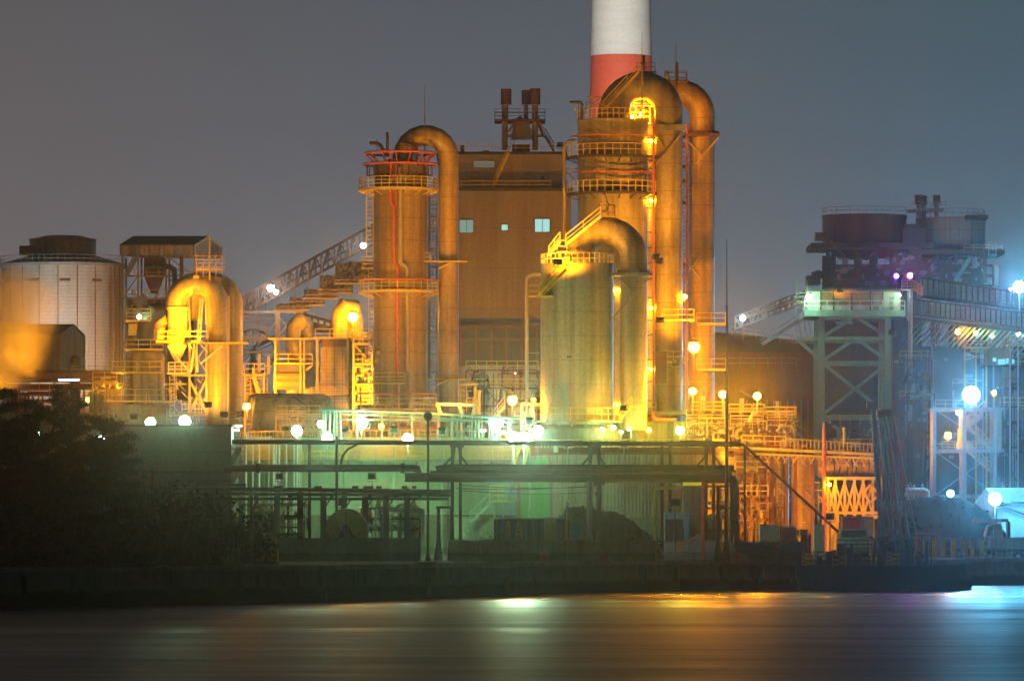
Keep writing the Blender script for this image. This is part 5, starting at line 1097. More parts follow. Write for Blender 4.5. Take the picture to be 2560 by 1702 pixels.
def bag_house():
    d = 600; t = thing('dust_collector', 'long amber dust collector with rounded vessels on lit braced legs', 'plant', P(2030,1390,d))
    m = MB(); m.beam(P(1830,1118,d-3),P(2196,1136,d-3),.3); m.beam(P(1830,1132,d-3),P(2196,1146,d-3),.22); m.rail([P(1965,1117,d-3),P(2190,1131,d-3)],.85,.42,.055,()); m.rail([P(1855,1112,d-3),P(1965,1115,d-3)],1.0,1.2,.05); m.build('top_walkway', M['yellow'], t)
    m = MB()
    for i in range(16):
        px = 1845+i*22; y = 1134+i*.8; m.beam(P(px,y,d-3),P(px+14,y+22,d-2.6),.16); m.beam(P(px+4,y+20,d-2.6),P(px+18,y-1,d-3),.13)
    m.build('bracket', M['beige'], t)
    MB().cyl(2004,27,1140,1335,d,26).build('tall_vessel', M['tower'], t, 40)
    m = MB(); m.cyl(1945,28,1140,1330,d+1,24); m.cyl(1882,30,1145,1340,d+2,24); m.build('rear_vessel', M['drum'], t, 40)
    for c0,c1 in ((2052,2096),(2100,2140),(2150,2198)):
        a, b = P(c0,1166,d+.5), P(c1,1168,d+.5); kr = 28*d/F
        MB().tube([a-Vector((.4,0,0)),a,b,b+Vector((.4,0,0))],[kr*.8,kr,kr,kr*.8],24).build('drum', M['tower'], t, 40)
    m = MB()
    for c in (2055,2078,2092,2112,2124,2134,2166,2180,2194): m.tube([P(c,1140,d-1),P(c+5,1150,d-1.2),P(c+8,1168,d-1.25),P(c+5,1185,d-1.1)],.09,6)
    m.build('hoop', M['dark'], t, 50)
    f = MB(); f.pbox(2062,2200,1192,1199,d,3,-2)
    for px in (2070,2088,2112,2136,2158,2182,2202): f.beam(P(px,1385,d-1.8),P(px,1196,d-1.8),.26)
    for a,b in ((2070,2088),(2088,2112),(2112,2136),(2136,2158),(2158,2182)): f.beam(P(a,1290,d-1.8),P(b,1205,d-1.8),.24); f.beam(P(a,1205,d-1.8),P(b,1290,d-1.8),.16)
    for a,b in (((2160,1232),(2176,1210)),((2176,1210),(2194,1232)),((2194,1240),(2176,1256)),((2176,1256),(2160,1234))): f.beam(P(*a,d-2.1),P(*b,d-2.1),.24)
    f.pbox(2070,2200,1278,1285,d,.5,-2.2); f.pbox(2156,2192,1288,1297,d,.5,-2.4); f.build('lit_leg', M['yellow'], t)
    f = MB()
    for px in (1860,1908,1930,1966,1988,2032): f.beam(P(px,1390,d-2.6),P(px,1135,d-2.6),.34)
    for a,b in (((1930,1230),(1966,1330)),((1966,1250),(1930,1330)),((1922,1305),(1950,1365)),((1966,1365),(1940,1305))): f.beam(P(*a,d-2.6),P(*b,d-2.6),.2)
    f.beam(P(1928,1268,d-2.5),P(1966,1268,d-2.5),.14); f.build('dark_leg', M['rust'], t)
    m = MB(); m.pbox(2064,2096,1285,1375,d,.5,-1.2); m.build('lit_cabin', M['yellow'], t)
    m = MB(); m.stair(P(2070,1350,d-2.6),P(2096,1300,d-2.6),.7); m.ladder(P(1950,1330,d-2.4),P(1950,1195,d-2.4),.6); m.ladder(P(2040,1300,d-2.4),P(2040,1215,d-2.4),.5); m.build('stair', M['yellow'], t)
    m = MB()
    for i in range(34): a = random.uniform(1925,2070); b = random.uniform(1200,1370); L = random.uniform(8,26); m.tube([P(a,b,d-1.6),P(a+random.choice((0,L)),b+random.choice((0,L))+.5,d-1.6)],random.uniform(.06,.14),6)
    m.build('small_pipe', M['yellow'], t, 50)
    m = MB(); m.ladder(P(2244,1300,d),P(2244,1072,d),.9,.045,.5,True); m.prail(2172,2210,1070,1085,d-1,1,.05); m.prail(2205,2262,1185,1203,d,1.1,.04); m.beam(P(2228,1385,d+.5),P(2228,1072,d+.5),.14); m.build('caged_ladder', M['rust'], t)
    m = MB(); m.tube([P(2060,1385,d-3.4),P(2060,1100,d-3.4),P(2059,1056,d-3.4)],[.2,.2,.1],8); m.build('red_post', M['orange'], t, 50)
    m = MB(); m.tube([P(2110,1110,d+2),P(2110,1068,d+2)],.16,6); m.beam(P(2104,1070,d+2),P(2110,1070,d+2),.1); m.build('stub_pipe', M['yellow'], t)
bag_house()
t = thing('diagonal_duct', 'thin dark pipe running diagonally down across the dust collector', 'pipe', P(1990,1350,560)); m = MB(); d = 560
m.tube([P(1700,1104,d),P(1845,1106,d),P(1862,1114,d),P(2105,1338,d),P(2116,1342,d),P(2178,1342,d),P(2186,1350,d),P(2188,1390,d)],.13,10); m.build('pipe', M['dark'], t, 50)
m = MB(); m.beam(P(1862,1400,d+.3),P(1862,1114,d+.3),.22); m.build('prop', M['dark'], t); MB().beam(P(2040,1400,d+.3),P(2040,1280,d+.3),.22).build('prop', M['dark'], t)
# ---------------------------------------------------------------- pipework modules that fill the plant
def pipe_module(label, x0, x1, y0, y1, d, seed, fm='beige', pm='beige', n=22, vessels=2, rail=True, levels=3, dep=4.0, thick=1.0):
    rnd = random.Random(seed); t = thing('pipe_module', label, 'pipework', P((x0+x1)/2, 1385, d)); cols = max(2, int((x1-x0)/38)+1); f = MB()
    for i in range(cols):
        px = x0+(x1-x0)*i/(cols-1)
        for dy in (0, dep): f.beam(P(px,1385,d+dy), P(px,y0,d+dy), .2*thick)
    lv = [y0+(y1-y0)*k/levels for k in range(levels+1)]
    for y in lv:
        for dy in (0, dep): f.beam(P(x0,y,d+dy), P(x1,y,d+dy), .2*thick)
    for i in range(cols-1):
        a, b = x0+(x1-x0)*i/(cols-1), x0+(x1-x0)*(i+1)/(cols-1); k = rnd.randrange(levels)
        f.beam(P(a,lv[k],d), P(b,lv[k+1],d), .11*thick); f.beam(P(a,lv[k],d+dep), P(b,lv[k+1],d+dep), .11*thick)
    f.build('frame', M[fm], t)
    p = MB()
    for k in range(n):
        r = rnd.choice((.06,.08,.1,.14,.2))*thick; a = rnd.uniform(x0,x1); b = rnd.uniform(y0-6,y1); dy = rnd.uniform(-.6,dep*.7)
        if k % 3 == 0:
            L = rnd.uniform(.3,1.0)*(x1-x0); e = min(x1+8, a+L); q = [P(a,b+rnd.uniform(8,26),d+dy), P(a,b+2,d+dy), P(a+2,b,d+dy), P(e-2,b,d+dy), P(e,b+2,d+dy), P(e,b+rnd.uniform(6,30),d+dy)]
        elif k % 3 == 1: q = [P(a,b,d+dy), P(a,y1+rnd.uniform(0,20),d+dy)]
        else: q = [P(a,b,d+dy), P(a,b-rnd.uniform(4,20),d+dy), P(a+rnd.uniform(4,10),b-rnd.uniform(20,24),d+dy), P(a+rnd.uniform(12,22),b-22,d+dy)]
        p.tube(q, r, 6)
    for k in range(n//2): p.ball(P(rnd.uniform(x0,x1),rnd.uniform(y0,y1),d-.5), rnd.uniform(.1,.22)*thick, 6)
    p.build('pipe', M[pm], t, 50)
    for k in range(vessels):
        v = MB(); a = rnd.uniform(x0+8,x1-8); yt = rnd.uniform(y0,(y0+y1)/2); rr = rnd.uniform(.5,.95); x = XX(a,d+dep*.5); zt, zb = ZZ(yt,d+dep*.5), ZZ(min(y1,yt+rnd.uniform(40,80)),d+dep*.5)
        v.lathe(x,d+dep*.5,[(rr*.3,zb-.5),(rr*.85,zb-.25),(rr,zb),(rr,zt),(rr*.85,zt+.28),(rr*.3,zt+.45),(.12,zt+.5),(.12,zt+.9)],18); v.build('vessel', M[rnd.choice(('tower','drum','tank'))], t, 40)
    if rail:
        m = MB(); m.rail([P(x0,y0,d-.1), P(x1,y0,d-.1)], 1.1, 1.3, .04, (.5,)); k = levels//2
        m.rail([P(x0,lv[k],d-.1), P(x1,lv[k],d-.1)], 1.1, 1.3, .04, (.5,)); m.build('railing', M['yellow'], t)
    for k in range(1, levels+1):
        if rnd.random() < .75: m = MB(); m.pbox(x0-2,x1+2,lv[k]-1,lv[k]+1.5,d,dep,.0); m.build('deck', M['dark'], t)
    return t
for a in [
 ('pipework frame between the regenerator and the low-walled deck',232,292,955,1045,645,1,'beige','beige',20,1),
 ('pipework frame with small vessels right of the double hairpin',612,668,945,1060,668,2,'yellow','beige',22,2),
 ('tall pipework frame between orange panelled casing and brick furnace',758,796,880,1000,664,3,'beige','beige',18,1),
 ('pipework frame squeezed between brick furnace and middle tower',884,930,860,1010,640,4,'yellow','beige',24,1),
 ('low pipework frame in front of the dark horizontal drum',690,800,1040,1100,606,5,'beige','beige',26,2),
 ('pipework frame at the foot of the middle tower',905,1090,1022,1100,606,6,'orange','beige',40,3),
 ('pipework frame right of the middle tower duct foot',1106,1152,975,1060,628,7,'yellow','beige',22,1),
 ('hazy pipework frame at the foot of the boiler building',1165,1345,925,1060,700,8,'rust','rust',36,3),
 ('pipework frame between washing tank foot and big duct',1540,1640,1030,1110,612,9,'beige','beige',26,2),
 ('pipework frame under the left filter platform',1716,1812,1050,1112,600,10,'rust','beige',30,1),
 ('pipework frame under the middle filter platform',1826,1908,1052,1114,600.5,11,'rust','beige',28,1),
 ('pipework frame under the right filter platform',1918,1980,1056,1116,600.5,12,'rust','beige',24,1),
 ('dim pipework frame below the dust collector left end',1838,1920,1180,1360,590,13,'rust','rust',34,2),
 ('orange pipework frame behind the splayed dark legs',1925,1990,1190,1370,603,14,'yellow','beige',34,1),
 ('dim green-lit pipework frame behind the low rack columns',600,760,1262,1345,562,15,'dark','steel',30,2),
 ('dim pipework frame behind the covered reel',905,1050,1270,1350,560,16,'dark','steel',30,2),
 ('tall dim pipework frame right of the blue portal',1765,1830,1215,1380,548,17,'dark','steel',26,1),
 ('hazy blue pipework frame behind the stair tower',2250,2330,900,1200,700,18,'dark','dark',34,2),
 ('hazy blue pipework frame at the right edge under the control room',2500,2600,915,1220,690,19,'dark','dark',36,2),
 ('dark pipework frame under the transfer house back wall',2075,2200,1060,1240,690,20,'dark','dark',30,2),
 ('orange-lit pipework frame left of the gabled shed',20,150,985,1030,660,21,'rust','rust',20,1)]:
    pipe_module(*a)
for a in [('pipework frame on the substation side behind the pines',190,285,1062,1140,560,22,'steel','steel',24,1)]: pipe_module(*a)
# ---------------------------------------------------------------- quayside things
t = thing('dark_substation', 'dark windowless block behind the pine trees with a lit stair edge', 'building', P(430,1400,545)); d = 545
MB().pbox(250,578,1064,1396,d,14).build('wall', mat('dark_render',(.20,.19,.18),.85,0,(.10,.09,.08),.5,(.2,.2,.1),.1,rows=(3.4,None,.02,.7)), t)
MB().pbox(246,582,1061,1066,d,14.6,-.3).build('roof', M['dark'], t)
m = MB()
for y in (1120,1166,1207,1252): m.pbox(579,606,y,y+3,d,1.6,.2); m.prail(580,606,y-26,y,d+.2,.9,.035); m.beam(P(580,y+18,d+.3),P(603,y+3,d+.3),.1)
for a,b in ((1207,1166),(1166,1120)): m.stair(P(582,a,d+.9),P(602,b,d+.9),.7)
m.build('outside_stair', M['steel'], t)
MB().pbox(578.3,583,1068,1110,d,.3,.1).build('lit_strip', emis('pale_tube_glow',(.6,1,.85),1.6), t)
m = MB(); m.pbox(378,386,1170,1215,d,.3,-.35); m.pbox(300,580,1178,1182,d,.3,-.2); m.build('red_door', M['rust'], t)
# yellow covered reel
t = thing('covered_reel', 'large round reel under a draped yellow tarpaulin, open at the front', 'reel', P(867,1400,510)); d = 510
x = XX(867,d); kx = d/F; zc = ZZ(1325,d); rr = 53*kx; m = MB(); A = []
for j in range(9):
    for i in range(25):
        a = R(-25+230*i/24); e = 1+.03*math.sin(i*2.1+j)+random.uniform(-.012,.012); A.append((x+rr*e*math.cos(a), d-1.6+j*.45, zc+rr*e*math.sin(a)))
m.add(A,[(j*25+i,j*25+i+1,(j+1)*25+i+1,(j+1)*25+i) for j in range(8) for i in range(24)])
fr = [(x+rr*1.01*math.cos(R(-25+230*i/24)), d-1.62, zc+rr*1.01*math.sin(R(-25+230*i/24))) for i in range(25)]
inn = [(x+ (2*i/24-1)*-rr*.62, d-1.75+random.uniform(-.05,.05), zc-rr*.62+ (1-abs(2*i/24-1))*rr*.92) for i in range(25)]
m.add(fr+inn,[(i,i+1,26+i,25+i) for i in range(24)]); m.build('tarpaulin', M['ytarp'], t)
m = MB(); m.tube([(x,d-1.2,zc),(x,d+1.8,zc)],rr*.9,28); m.build('drum', M['dark'], t, 40)
m = MB(); m.beam((x-.2,d-1.7,zc+.3),(x+.9,d-1.7,GZ),.5); m.beam((x-1.4,d+.5,zc),(x-1.4,d+.5,GZ),.3); m.beam((x+1.4,d+.5,zc),(x+1.4,d+.5,GZ),.3); m.build('stand', M['conc'], t)
m = MB(); d = 470; nx = 14; A = []
for j in range(8):
    for i in range(nx+1): A.append(P(618+80*i/nx,1334+7*(1-abs(2*i/nx-1))*0+(j*5)+random.uniform(-2,2),d)+Vector((0,random.uniform(-.15,.15)-j*.05,0)))
B = [a+Vector((0,1.8,0)) for a in A[:nx+1]]; n0 = len(A)
m.add(A+B,[(j*15+i,j*15+i+1,(j+1)*15+i+1,(j+1)*15+i) for j in range(7) for i in range(nx)]+[(i,n0+i,n0+i+1,i+1) for i in range(nx)])
m.box(XX(622,d),XX(694,d),d+.3,d+1.7,GZ,ZZ(1340,d)); o = m.build('covered_stack', M['ytarp']); tag(o,'low stack under a yellow tarpaulin beside the bushes','covered stack')
# containers, ladders, panels
t = thing('site_container', 'long dark blue site container behind the quay wall', 'container', P(1320,1400,520)); d = 520
MB().pbox(1234,1408,1297,1400,d,2.5).build('body', M['blue'], t); MB().pbox(1232,1412,1293.5,1297,d,2.7,-.1).build('roof', M['steel'], t)
m = MB(); m.pbox(1408,1450,1302,1400,d,2.4,.3); m.build('end_cabin', M['grey'], t); MB().pbox(1428,1449,1312,1345,d,.1,.24).build('window', M['lblue'], t)
m = MB(); m.pbox(1406,1412,1300,1345,d,.2,-.1); m.pbox(1419,1424,1300,1345,d,.2,.1); m.build('door_post', M['rust'], t)
o = MB().pbox(1359.5,1389,1297,1352,514,.12).build('notice_board', mat('pale_yellow_board',(.50,.38,.12),.6,0,(.3,.24,.1),.6)); tag(o,'upright pale yellow board leaning against the blue container','board')
def stepladder(c0, yt, wid, lab):
    d = 512; m = MB()
    for s in (-1,1): m.beam(P(c0+s*wid*.3,yt,d+.3),P(c0+s*wid,1400,d),.1); m.beam(P(c0+s*wid*.3,yt,d+.3),P(c0+s*wid,1400,d+.9),.08)
    for i in range(7): u = (i+.6)/8; m.beam(P(c0-wid*(.3+.7*u),yt+(1400-yt)*u,d+.2),P(c0+wid*(.3+.7*u),yt+(1400-yt)*u,d+.2),.1)
    m.pbox(c0-wid*.35,c0+wid*.35,yt-1,yt+1,d,.4,.1); o = m.build('stepladder', M['beige']); tag(o,lab,'ladder')
stepladder(1270,1303,8,'narrower left one of two stepladders against the blue container'); stepladder(1297,1303,12,'wider right one of two stepladders against the blue container')
def heap(name, lab, prof, d, dep, mt, seed, yb=1402):
    """Loose heap whose skyline follows prof = [(px, py)...]; round in depth."""
    rnd = random.Random(seed); m = MB(); nx, ny = 46, 14; x0, x1 = prof[0][0], prof[-1][0]; A = []
    def top(px):
        for (a,b),(c,e) in zip(prof[:-1],prof[1:]):
            if a <= px <= c: return b+(e-b)*(px-a)/(c-a)
        return yb
    for j in range(ny+1):
        v = j/ny; w = math.sin(math.pi*v)**.75
        for i in range(nx+1):
            px = x0+(x1-x0)*i/nx; h = max(0,(top(px)-YH)); z = (EYE-(top(px)-YH)*d/F-GZ)*w
            A.append((XX(px,d)+rnd.uniform(-.12,.12), d-dep/2+dep*v+rnd.uniform(-.1,.1), GZ-.05+max(0,z)*(1+rnd.uniform(-.035,.035))))
    m.add(A,[(j*(nx+1)+i,j*(nx+1)+i+1,(j+1)*(nx+1)+i+1,(j+1)*(nx+1)+i) for j in range(ny) for i in range(nx)])
    rocks = MB()
    o = m.build(name, M[mt], None, 20); tag(o, lab, 'heap')
    for k in range(260):
        a = A[rnd.randrange(len(A))]; s = rnd.uniform(.05,.2); rocks.ball(Vector(a)+Vector((rnd.uniform(-.4,.4),rnd.uniform(-.4,.4),0)),s,5,1,rnd.uniform(.6,1),rnd.uniform(.5,.9))
    l = rocks.build('lump', M[mt], o); l['kind'] = 'stuff'
    return o
heap('spoil_heap','dark spoil heap in front of the corrugated tank',[(1385,1400),(1395,1290),(1412,1272),(1440,1264),(1470,1267),(1500,1275),(1530,1276),(1555,1285),(1580,1302),(1605,1322),(1640,1345),(1665,1400)],535,9,'soil',3)
heap('coal_heap','large smooth black coal heap beneath the cyan lamps',[(2150,1400),(2180,1290),(2230,1256),(2280,1243),(2340,1240),(2400,1243),(2430,1252),(2470,1285),(2500,1315),(2530,1350),(2560,1400)],610,18,'coal',5)
# plants growing in front of the container
def bush(name, lab, c, rx, ry, rz, n, seed, mt='bush', leaf=.16, cat='bush', stems=True):
    rnd = random.Random(seed); t = thing(name, lab, cat, c); m = MB(); cl = []
    for k in range(max(6,n//90)):
        a = rnd.uniform(0,6.28); q = rnd.random()**.5; cl.append((c.x+rx*q*math.cos(a)*.85, c.y+ry*q*math.sin(a)*.85, c.z+rz*rnd.uniform(.15,.92)*(1-.45*q*q), rnd.uniform(.25,.5)))
    for k in range(n):
        cx,cyy,cz,cr = cl[k%len(cl)]; s = leaf*rnd.uniform(.6,1.5); rr_ = cr*min(rx,rz)
        p = Vector((cx+rnd.gauss(0,.55)*rr_, cyy+rnd.gauss(0,.55)*rr_, max(GZ+.05,cz+rnd.gauss(0,.45)*rr_)))
        u = Vector((rnd.gauss(0,1),rnd.gauss(0,1),rnd.gauss(0,1))).normalized(); w = u.cross(Vector((rnd.gauss(0,1),rnd.gauss(0,1),rnd.gauss(0,1)))).normalized()
        m.add([p-u*s*.5, p+w*s*.3, p+u*s*.6, p-w*s*.3],[(0,1,2,3)])
    m.build('foliage', M[mt], t)
    if stems:
        b = MB()
        for k in range(5): a = rnd.uniform(0,6.28); b.tube([c, c+Vector((rx*.4*math.cos(a),ry*.4*math.sin(a),rz*.45)), c+Vector((rx*.7*math.cos(a),ry*.7*math.sin(a),rz*.75))],[.12,.07,.02],5)
        b.build('stem', M['bark'], t)
    return t
def G(px, d): return Vector((XX(px,d), d, GZ))
for px,d,rx,rz,n,lab in ((1225,506,1.6,2.0,900,'small dark weed clump in front of the blue container'),(1180,506,1.0,1.6,500,'low weed patch left of the stepladders')): bush('weed_clump',lab,G(px,d),rx,.8,rz,n,int(px),'bush',.14,'weeds')
# big dark shrubs under the pines: px centre, distance, half width, height in photo rows
shr = [(40,396,4.6,1180,'dark bush mass at the far left edge above the quay'),(150,402,4.6,1205,'dark bush mass below the tallest pine'),(262,408,4.6,1192,'tall dark bush in front of the substation left part'),
       (360,412,4.4,1212,'dark bush in front of the substation middle'),(455,420,4.2,1240,'dark bush at the right half of the substation'),(540,428,3.6,1290,'lowest dark bush ending at the pipe rack columns'),
       (200,392,5.0,1300,'front dark shrub on the quay under the pines'),(420,404,5.2,1320,'front dark shrub on the quay below the substation'),(60,386,4.2,1290,'front dark shrub at the left edge of the quay')]
for i,(px,d,rx,yt,lab) in enumerate(shr): bush('dark_shrub',lab,G(px,d),rx,2.6,ZZ(yt,d)-GZ,5600,40+i,'bush',.34)
def pine(px, d, yt, lab, lean, seed, spread=1.0, dens=1.0, tiers=None):
    rnd = random.Random(seed); c = G(px,d); H_ = ZZ(yt,d)-GZ; t = thing('pine_tree', lab, 'tree', c); tr = MB(); lf = MB(); pts = []
    for i in range(9):
        u = i/8; pts.append(c+Vector((lean*u*u+.25*math.sin(u*7+seed), .2*math.sin(u*5), H_*u*.96)))
    tr.tube(pts,[.26*(1-.85*i/8)+.02 for i in range(9)],8)
    def tuft(p, r_, n):
        for k in range(n):
            q_ = p+Vector((rnd.gauss(0,.5)*r_,rnd.gauss(0,.5)*r_,rnd.gauss(0,.26)*r_)); u = Vector((rnd.gauss(0,1),rnd.gauss(0,1),rnd.gauss(.3,.7))).normalized(); w = u.cross(Vector((rnd.gauss(0,1),rnd.gauss(0,1),rnd.gauss(0,1)))).normalized(); s = rnd.uniform(.10,.24)
            lf.add([q_-w*.028, q_+w*.028, q_+u*s*1.5+w*.008, q_+u*s*1.5-w*.008],[(0,1,2,3)]); w2 = u.cross(w); lf.add([q_-w2*.028, q_+w2*.028, q_+u*s+w*.05],[(0,1,2)])
    dens *= 1.3; nb = int(15*dens)
    for k in range(nb):
        u = .30+.68*(k+.5)/nb; i = min(7,int(u*8)); base = pts[i]+(pts[i+1]-pts[i])*(u*8-i); a = k*2.4+rnd.uniform(-.5,.5)
        L = spread*H_*(.30*(1-u)**.6+.07)*rnd.uniform(.65,1.25); dr = Vector((math.cos(a),math.sin(a)*.8,rnd.uniform(.02,.38)))
        e = [base, base+dr*L*.5+Vector((0,0,-.05)), base+dr*L+Vector((0,0,.12*L))]; tr.tube(e,[.075,.05,.02],5)
        for s in range(int(5+L*2.2)):
            v = rnd.uniform(.35,1.05); p = base+dr*L*v+Vector((rnd.gauss(0,.22)*L*.6,rnd.gauss(0,.22)*L*.6,.12*L*v*v+rnd.uniform(0,.22)))
            tr.tube([base+dr*L*v*.8, p],[.025,.01],4,False); tuft(p, rnd.uniform(.32,.62), int(62*dens))
    tuft(pts[-1], .7, 120); tr.build('trunk', M['bark'], t, 50); lf.build('crown', M['leaf'], t)
    return t
pine(-12,392,962,'pine tree cut by the left edge of the photograph',.4,11,1.0)
pine(52,399,1030,'shorter bushy pine between the edge pine and the tallest one',.3,12,.9)
pine(112,404,985,'tallest free-standing pine with spreading branches',.9,13,1.45,1.3)
pine(205,408,1035,'pine leaning right whose branch reaches over the white lamp',1.6,14,1.2,1.1)
pine(262,412,1090,'low pine in front of the dark substation corner',.8,15,1.0)
# poles
def pole(px, d, yt, yb, r, lab, name='pole', ball=0, extra=None, mt='dark', cat='pole'):
    t = thing(name, lab, cat, P(px,yb,d)); MB().tube([P(px,yb,d),P(px,yt,d)],[r,r*.8],10).build('shaft', M[mt], t, 50)
    if ball: MB().ball(P(px,yt,d),ball,18).build('ball', M[mt], t, 60)
    b = MB(); b.lathe(XX(px,d),d,[(r*2.2,ZZ(yb,d)),(r*2.2,ZZ(yb,d)+.1),(r*1.2,ZZ(yb,d)+.5)],10); b.build('base', M[mt], t)
    return t
t = pole(1070,500,1041,1401,.12,'thin dark pole with a round ball on top','ball_pole',.4); 
t = pole(842,520,1090,1398,.13,'plain dark lamp standard with a drooping curved arm','curved_pole'); MB().tube([P(852,1160,520),P(856,1140,520),P(870,1122,520),P(898,1108,520)],.1,8).build('arm', M['dark'], t, 50)
t = thing('lightning_mast', 'very tall thin stepped lightning mast rising beside the right flue', 'mast', P(1817,1398,530)); d = 530
MB().tube([P(1817,1398,d),P(1817,930,d),P(1817,929,d),P(1817,765,d),P(1817,764,d),P(1817,600,d)],[.17,.15,.1,.08,.045,.025],8).build('shaft', M['dark'], t, 50)
m = MB(); m.ball(P(1817,930,d),.17,8); m.ball(P(1817,765,d),.12,8); m.build('joint', M['dark'], t)
for px,d,lab in ((1096,512,'dark support post with flared foot right of the ball-topped pole'),(1129,514,'second flared dark post left of the weeds'),(1795,512,'left of two flared dark pillars at the jetty pipes'),(1816,513,'right of two flared dark pillars at the jetty pipes')):
    m = MB(); m.lathe(XX(px,d),d,[(.42,GZ),(.38,GZ+.4),(.17,GZ+1.7),(.13,ZZ(1215 if px>1500 else 1270,d))],10); tag(m.build('pillar', M['dark'], None, 40), lab, 'pillar')
m = MB(); d = 531
for k,(a,b,y0,y1) in enumerate(((1152,1490,1212,1216),(1152,1490,1226,1230),(1140,1496,1220,1213))): m.tube([P(a+(b-a)*i/12,y0+(y1-y0)*i/12+6*math.sin(math.pi*i/12),d) for i in range(13)],.03,4)
tag(m.build('cable', M['dark']), 'thin sagging cables strung between the rack columns over the grey stair', 'cable')
t = thing('utility_pole', 'concrete utility pole standing in front of the spoil heap', 'pole', P(1475,1398,525)); d = 525
MB().tube([P(1474,1398,d),P(1474,1200,d)],.3,10).build('shaft', M['conc'], t, 50); m = MB(); m.tube([P(1497,1398,d),P(1497,1202,d)],.24,10); m.pbox(1484,1512,1203,1212,d,.6,-.3); m.ball(P(1493,1235,d),.25,8); m.build('twin_shaft', M['dark'], t, 50)
t = thing('small_camera_post', 'short thin post with a small box lamp left of the spoil heap', 'post', P(1417,1400,515)); MB().tube([P(1417,1400,515),P(1417,1252,515)],.06,6).build('shaft', M['steel'], t); MB().pbox(1413,1424,1249,1255,515,.3).build('head', M['white'], t)
# blue portal, red post, yellow canopy
t = thing('blue_portal', 'light blue portal frame shelter by the dark low wall', 'shelter', P(1692,1400,525)); d = 525
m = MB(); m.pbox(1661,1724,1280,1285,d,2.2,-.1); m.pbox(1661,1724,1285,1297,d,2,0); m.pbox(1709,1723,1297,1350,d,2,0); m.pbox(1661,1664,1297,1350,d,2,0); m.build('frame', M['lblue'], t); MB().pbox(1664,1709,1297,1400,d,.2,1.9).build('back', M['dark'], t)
t = thing('red_post', 'tall red steel post beneath the yellow canopy', 'post', P(1758,1400,520)); MB().tube([P(1758,1400,520),P(1758,1204,520)],.16,8).build('shaft', M['red'], t); m = MB(); m.beam(P(1688,1368,520),P(1754,1334,520),.16); m.ball(P(1763,1278,520),.3,8); m.build('arm', M['red'], t)
t = thing('yellow_canopy', 'small bright yellow canopy on a pale cabin', 'canopy', P(1732,1400,530)); d = 530
MB().pbox(1709,1756,1205,1213,d,2).build('roof', emis('canopy_glow_yellow',(.8,.75,.02),.35), t); MB().pbox(1709,1756,1213,1400,d,1.6,1.8).build('cabin', M['grey'], t)  # canopy roof is no lamp; its own glow makes it look brightly lit
m = MB(); m.ladder(P(1731,1320,d-.1),P(1731,1216,d-.1),.6); m.prail(1708,1745,1266,1284,d-.3,.8,.04); m.build('ladder', M['steel'], t)
MB().tube([P(1637,1400,d-4),P(1637,1224,d-4),P(1641,1219,d-4),P(1708,1218,d-4)],.13,8).build('pipe', M['yellow'], t, 50)
for px,lab,s in ((1360,'dark red rounded mooring bollard below the yellow board',.42),(1508,'small dark red mooring bollard below the spoil heap',.32),(1846,'dark red mooring bollard at the foot of the sloping pipes',.3)):
    d = quay_d(px)+2.2; x = XX(px,d); m = MB(); m.lathe(x,d,[(s*.9,GZ-.02),(s*.7,GZ+.12),(s*.6,GZ+s*1.0),(s*1.0,GZ+s*1.35),(s*.95,GZ+s*1.7),(0,GZ+s*1.85)],14); tag(m.build('bollard', M['red'], None, 40), lab, 'bollard')
# sloping jetty pipes and truss gangway
t = thing('jetty_pipes', 'thick dark hoses sloping down to the loading jetty', 'pipes', P(1930,1400,509)); d = 509
m = MB(); m.tube([P(1838,1355,d),P(1848,1360,d),P(1880,1368,d),P(2010,1392,d)],[.34,.36,.36,.34],14); m.tube([P(1840,1372,d+.8),P(2010,1400,d+.8)],.22,10); m.build('hose', M['pipe'], t, 50)
MB().add([P(1828,1300,d),P(1846,1300,d),P(1852,1356,d),P(1838,1362,d)]+[P(1828,1300,d+.7),P(1846,1300,d+.7),P(1852,1356,d+.7),P(1838,1362,d+.7)],[(0,1,2,3),(4,7,6,5),(0,4,5,1),(1,5,6,2),(2,6,7,3),(3,7,4,0)]).build('end_block', M['dark'], t)
t = thing('jetty_gangway', 'dark jetty platform with yellow zigzag braces at both ends', 'jetty', P(2120,1430,505)); d = 505
MB().pbox(2000,2400,1413,1475,d,9,0).build('base', M['quay'], t); m = MB()
for x0,x1 in ((2008,2032),(2218,2246),(2084,2112)):
    n = 3 if x0 != 2084 else 2; top = 1380 if x0 != 2084 else 1386; hh = (1412-top)/n
    for i in range(n): m.beam(P(x0,top+hh*i,d-.2),P(x1,top+hh*(i+.5),d-.2),.11); m.beam(P(x1,top+hh*(i+.5),d-.2),P(x0,top+hh*(i+1),d-.2),.11)
    m.beam(P(x0-2,top,d-.2),P(x0-2,1413,d-.2),.08); m.beam(P(x1+2,top,d-.2),P(x1+2,1413,d-.2),.08)
m.build('zigzag_brace', M['yellow'], t)
MB().prail(2008,2260,1379,1412,d-.1,1.2,.04,(.33,.66)).prail(2090,2300,1350,1380,d+4,.9,.035,(.33,.66)).build('railing', M['dark'], t)
m = MB()
for k in range(24): a = random.uniform(2040,2300); m.pbox(a,a+random.uniform(5,18),random.uniform(1352,1395),1413,d,.6,random.uniform(1,5))
for k in range(16): a = random.uniform(2230,2330); m.tube([P(a,1410,d+2),P(a+random.uniform(-3,3),random.uniform(1330,1370),d+2)],.07,6)
m.build('valve_gear', M['dark'], t); MB().pbox(2158,2176,1388,1412,d,.5,.6).build('pale_box', M['conc'], t)
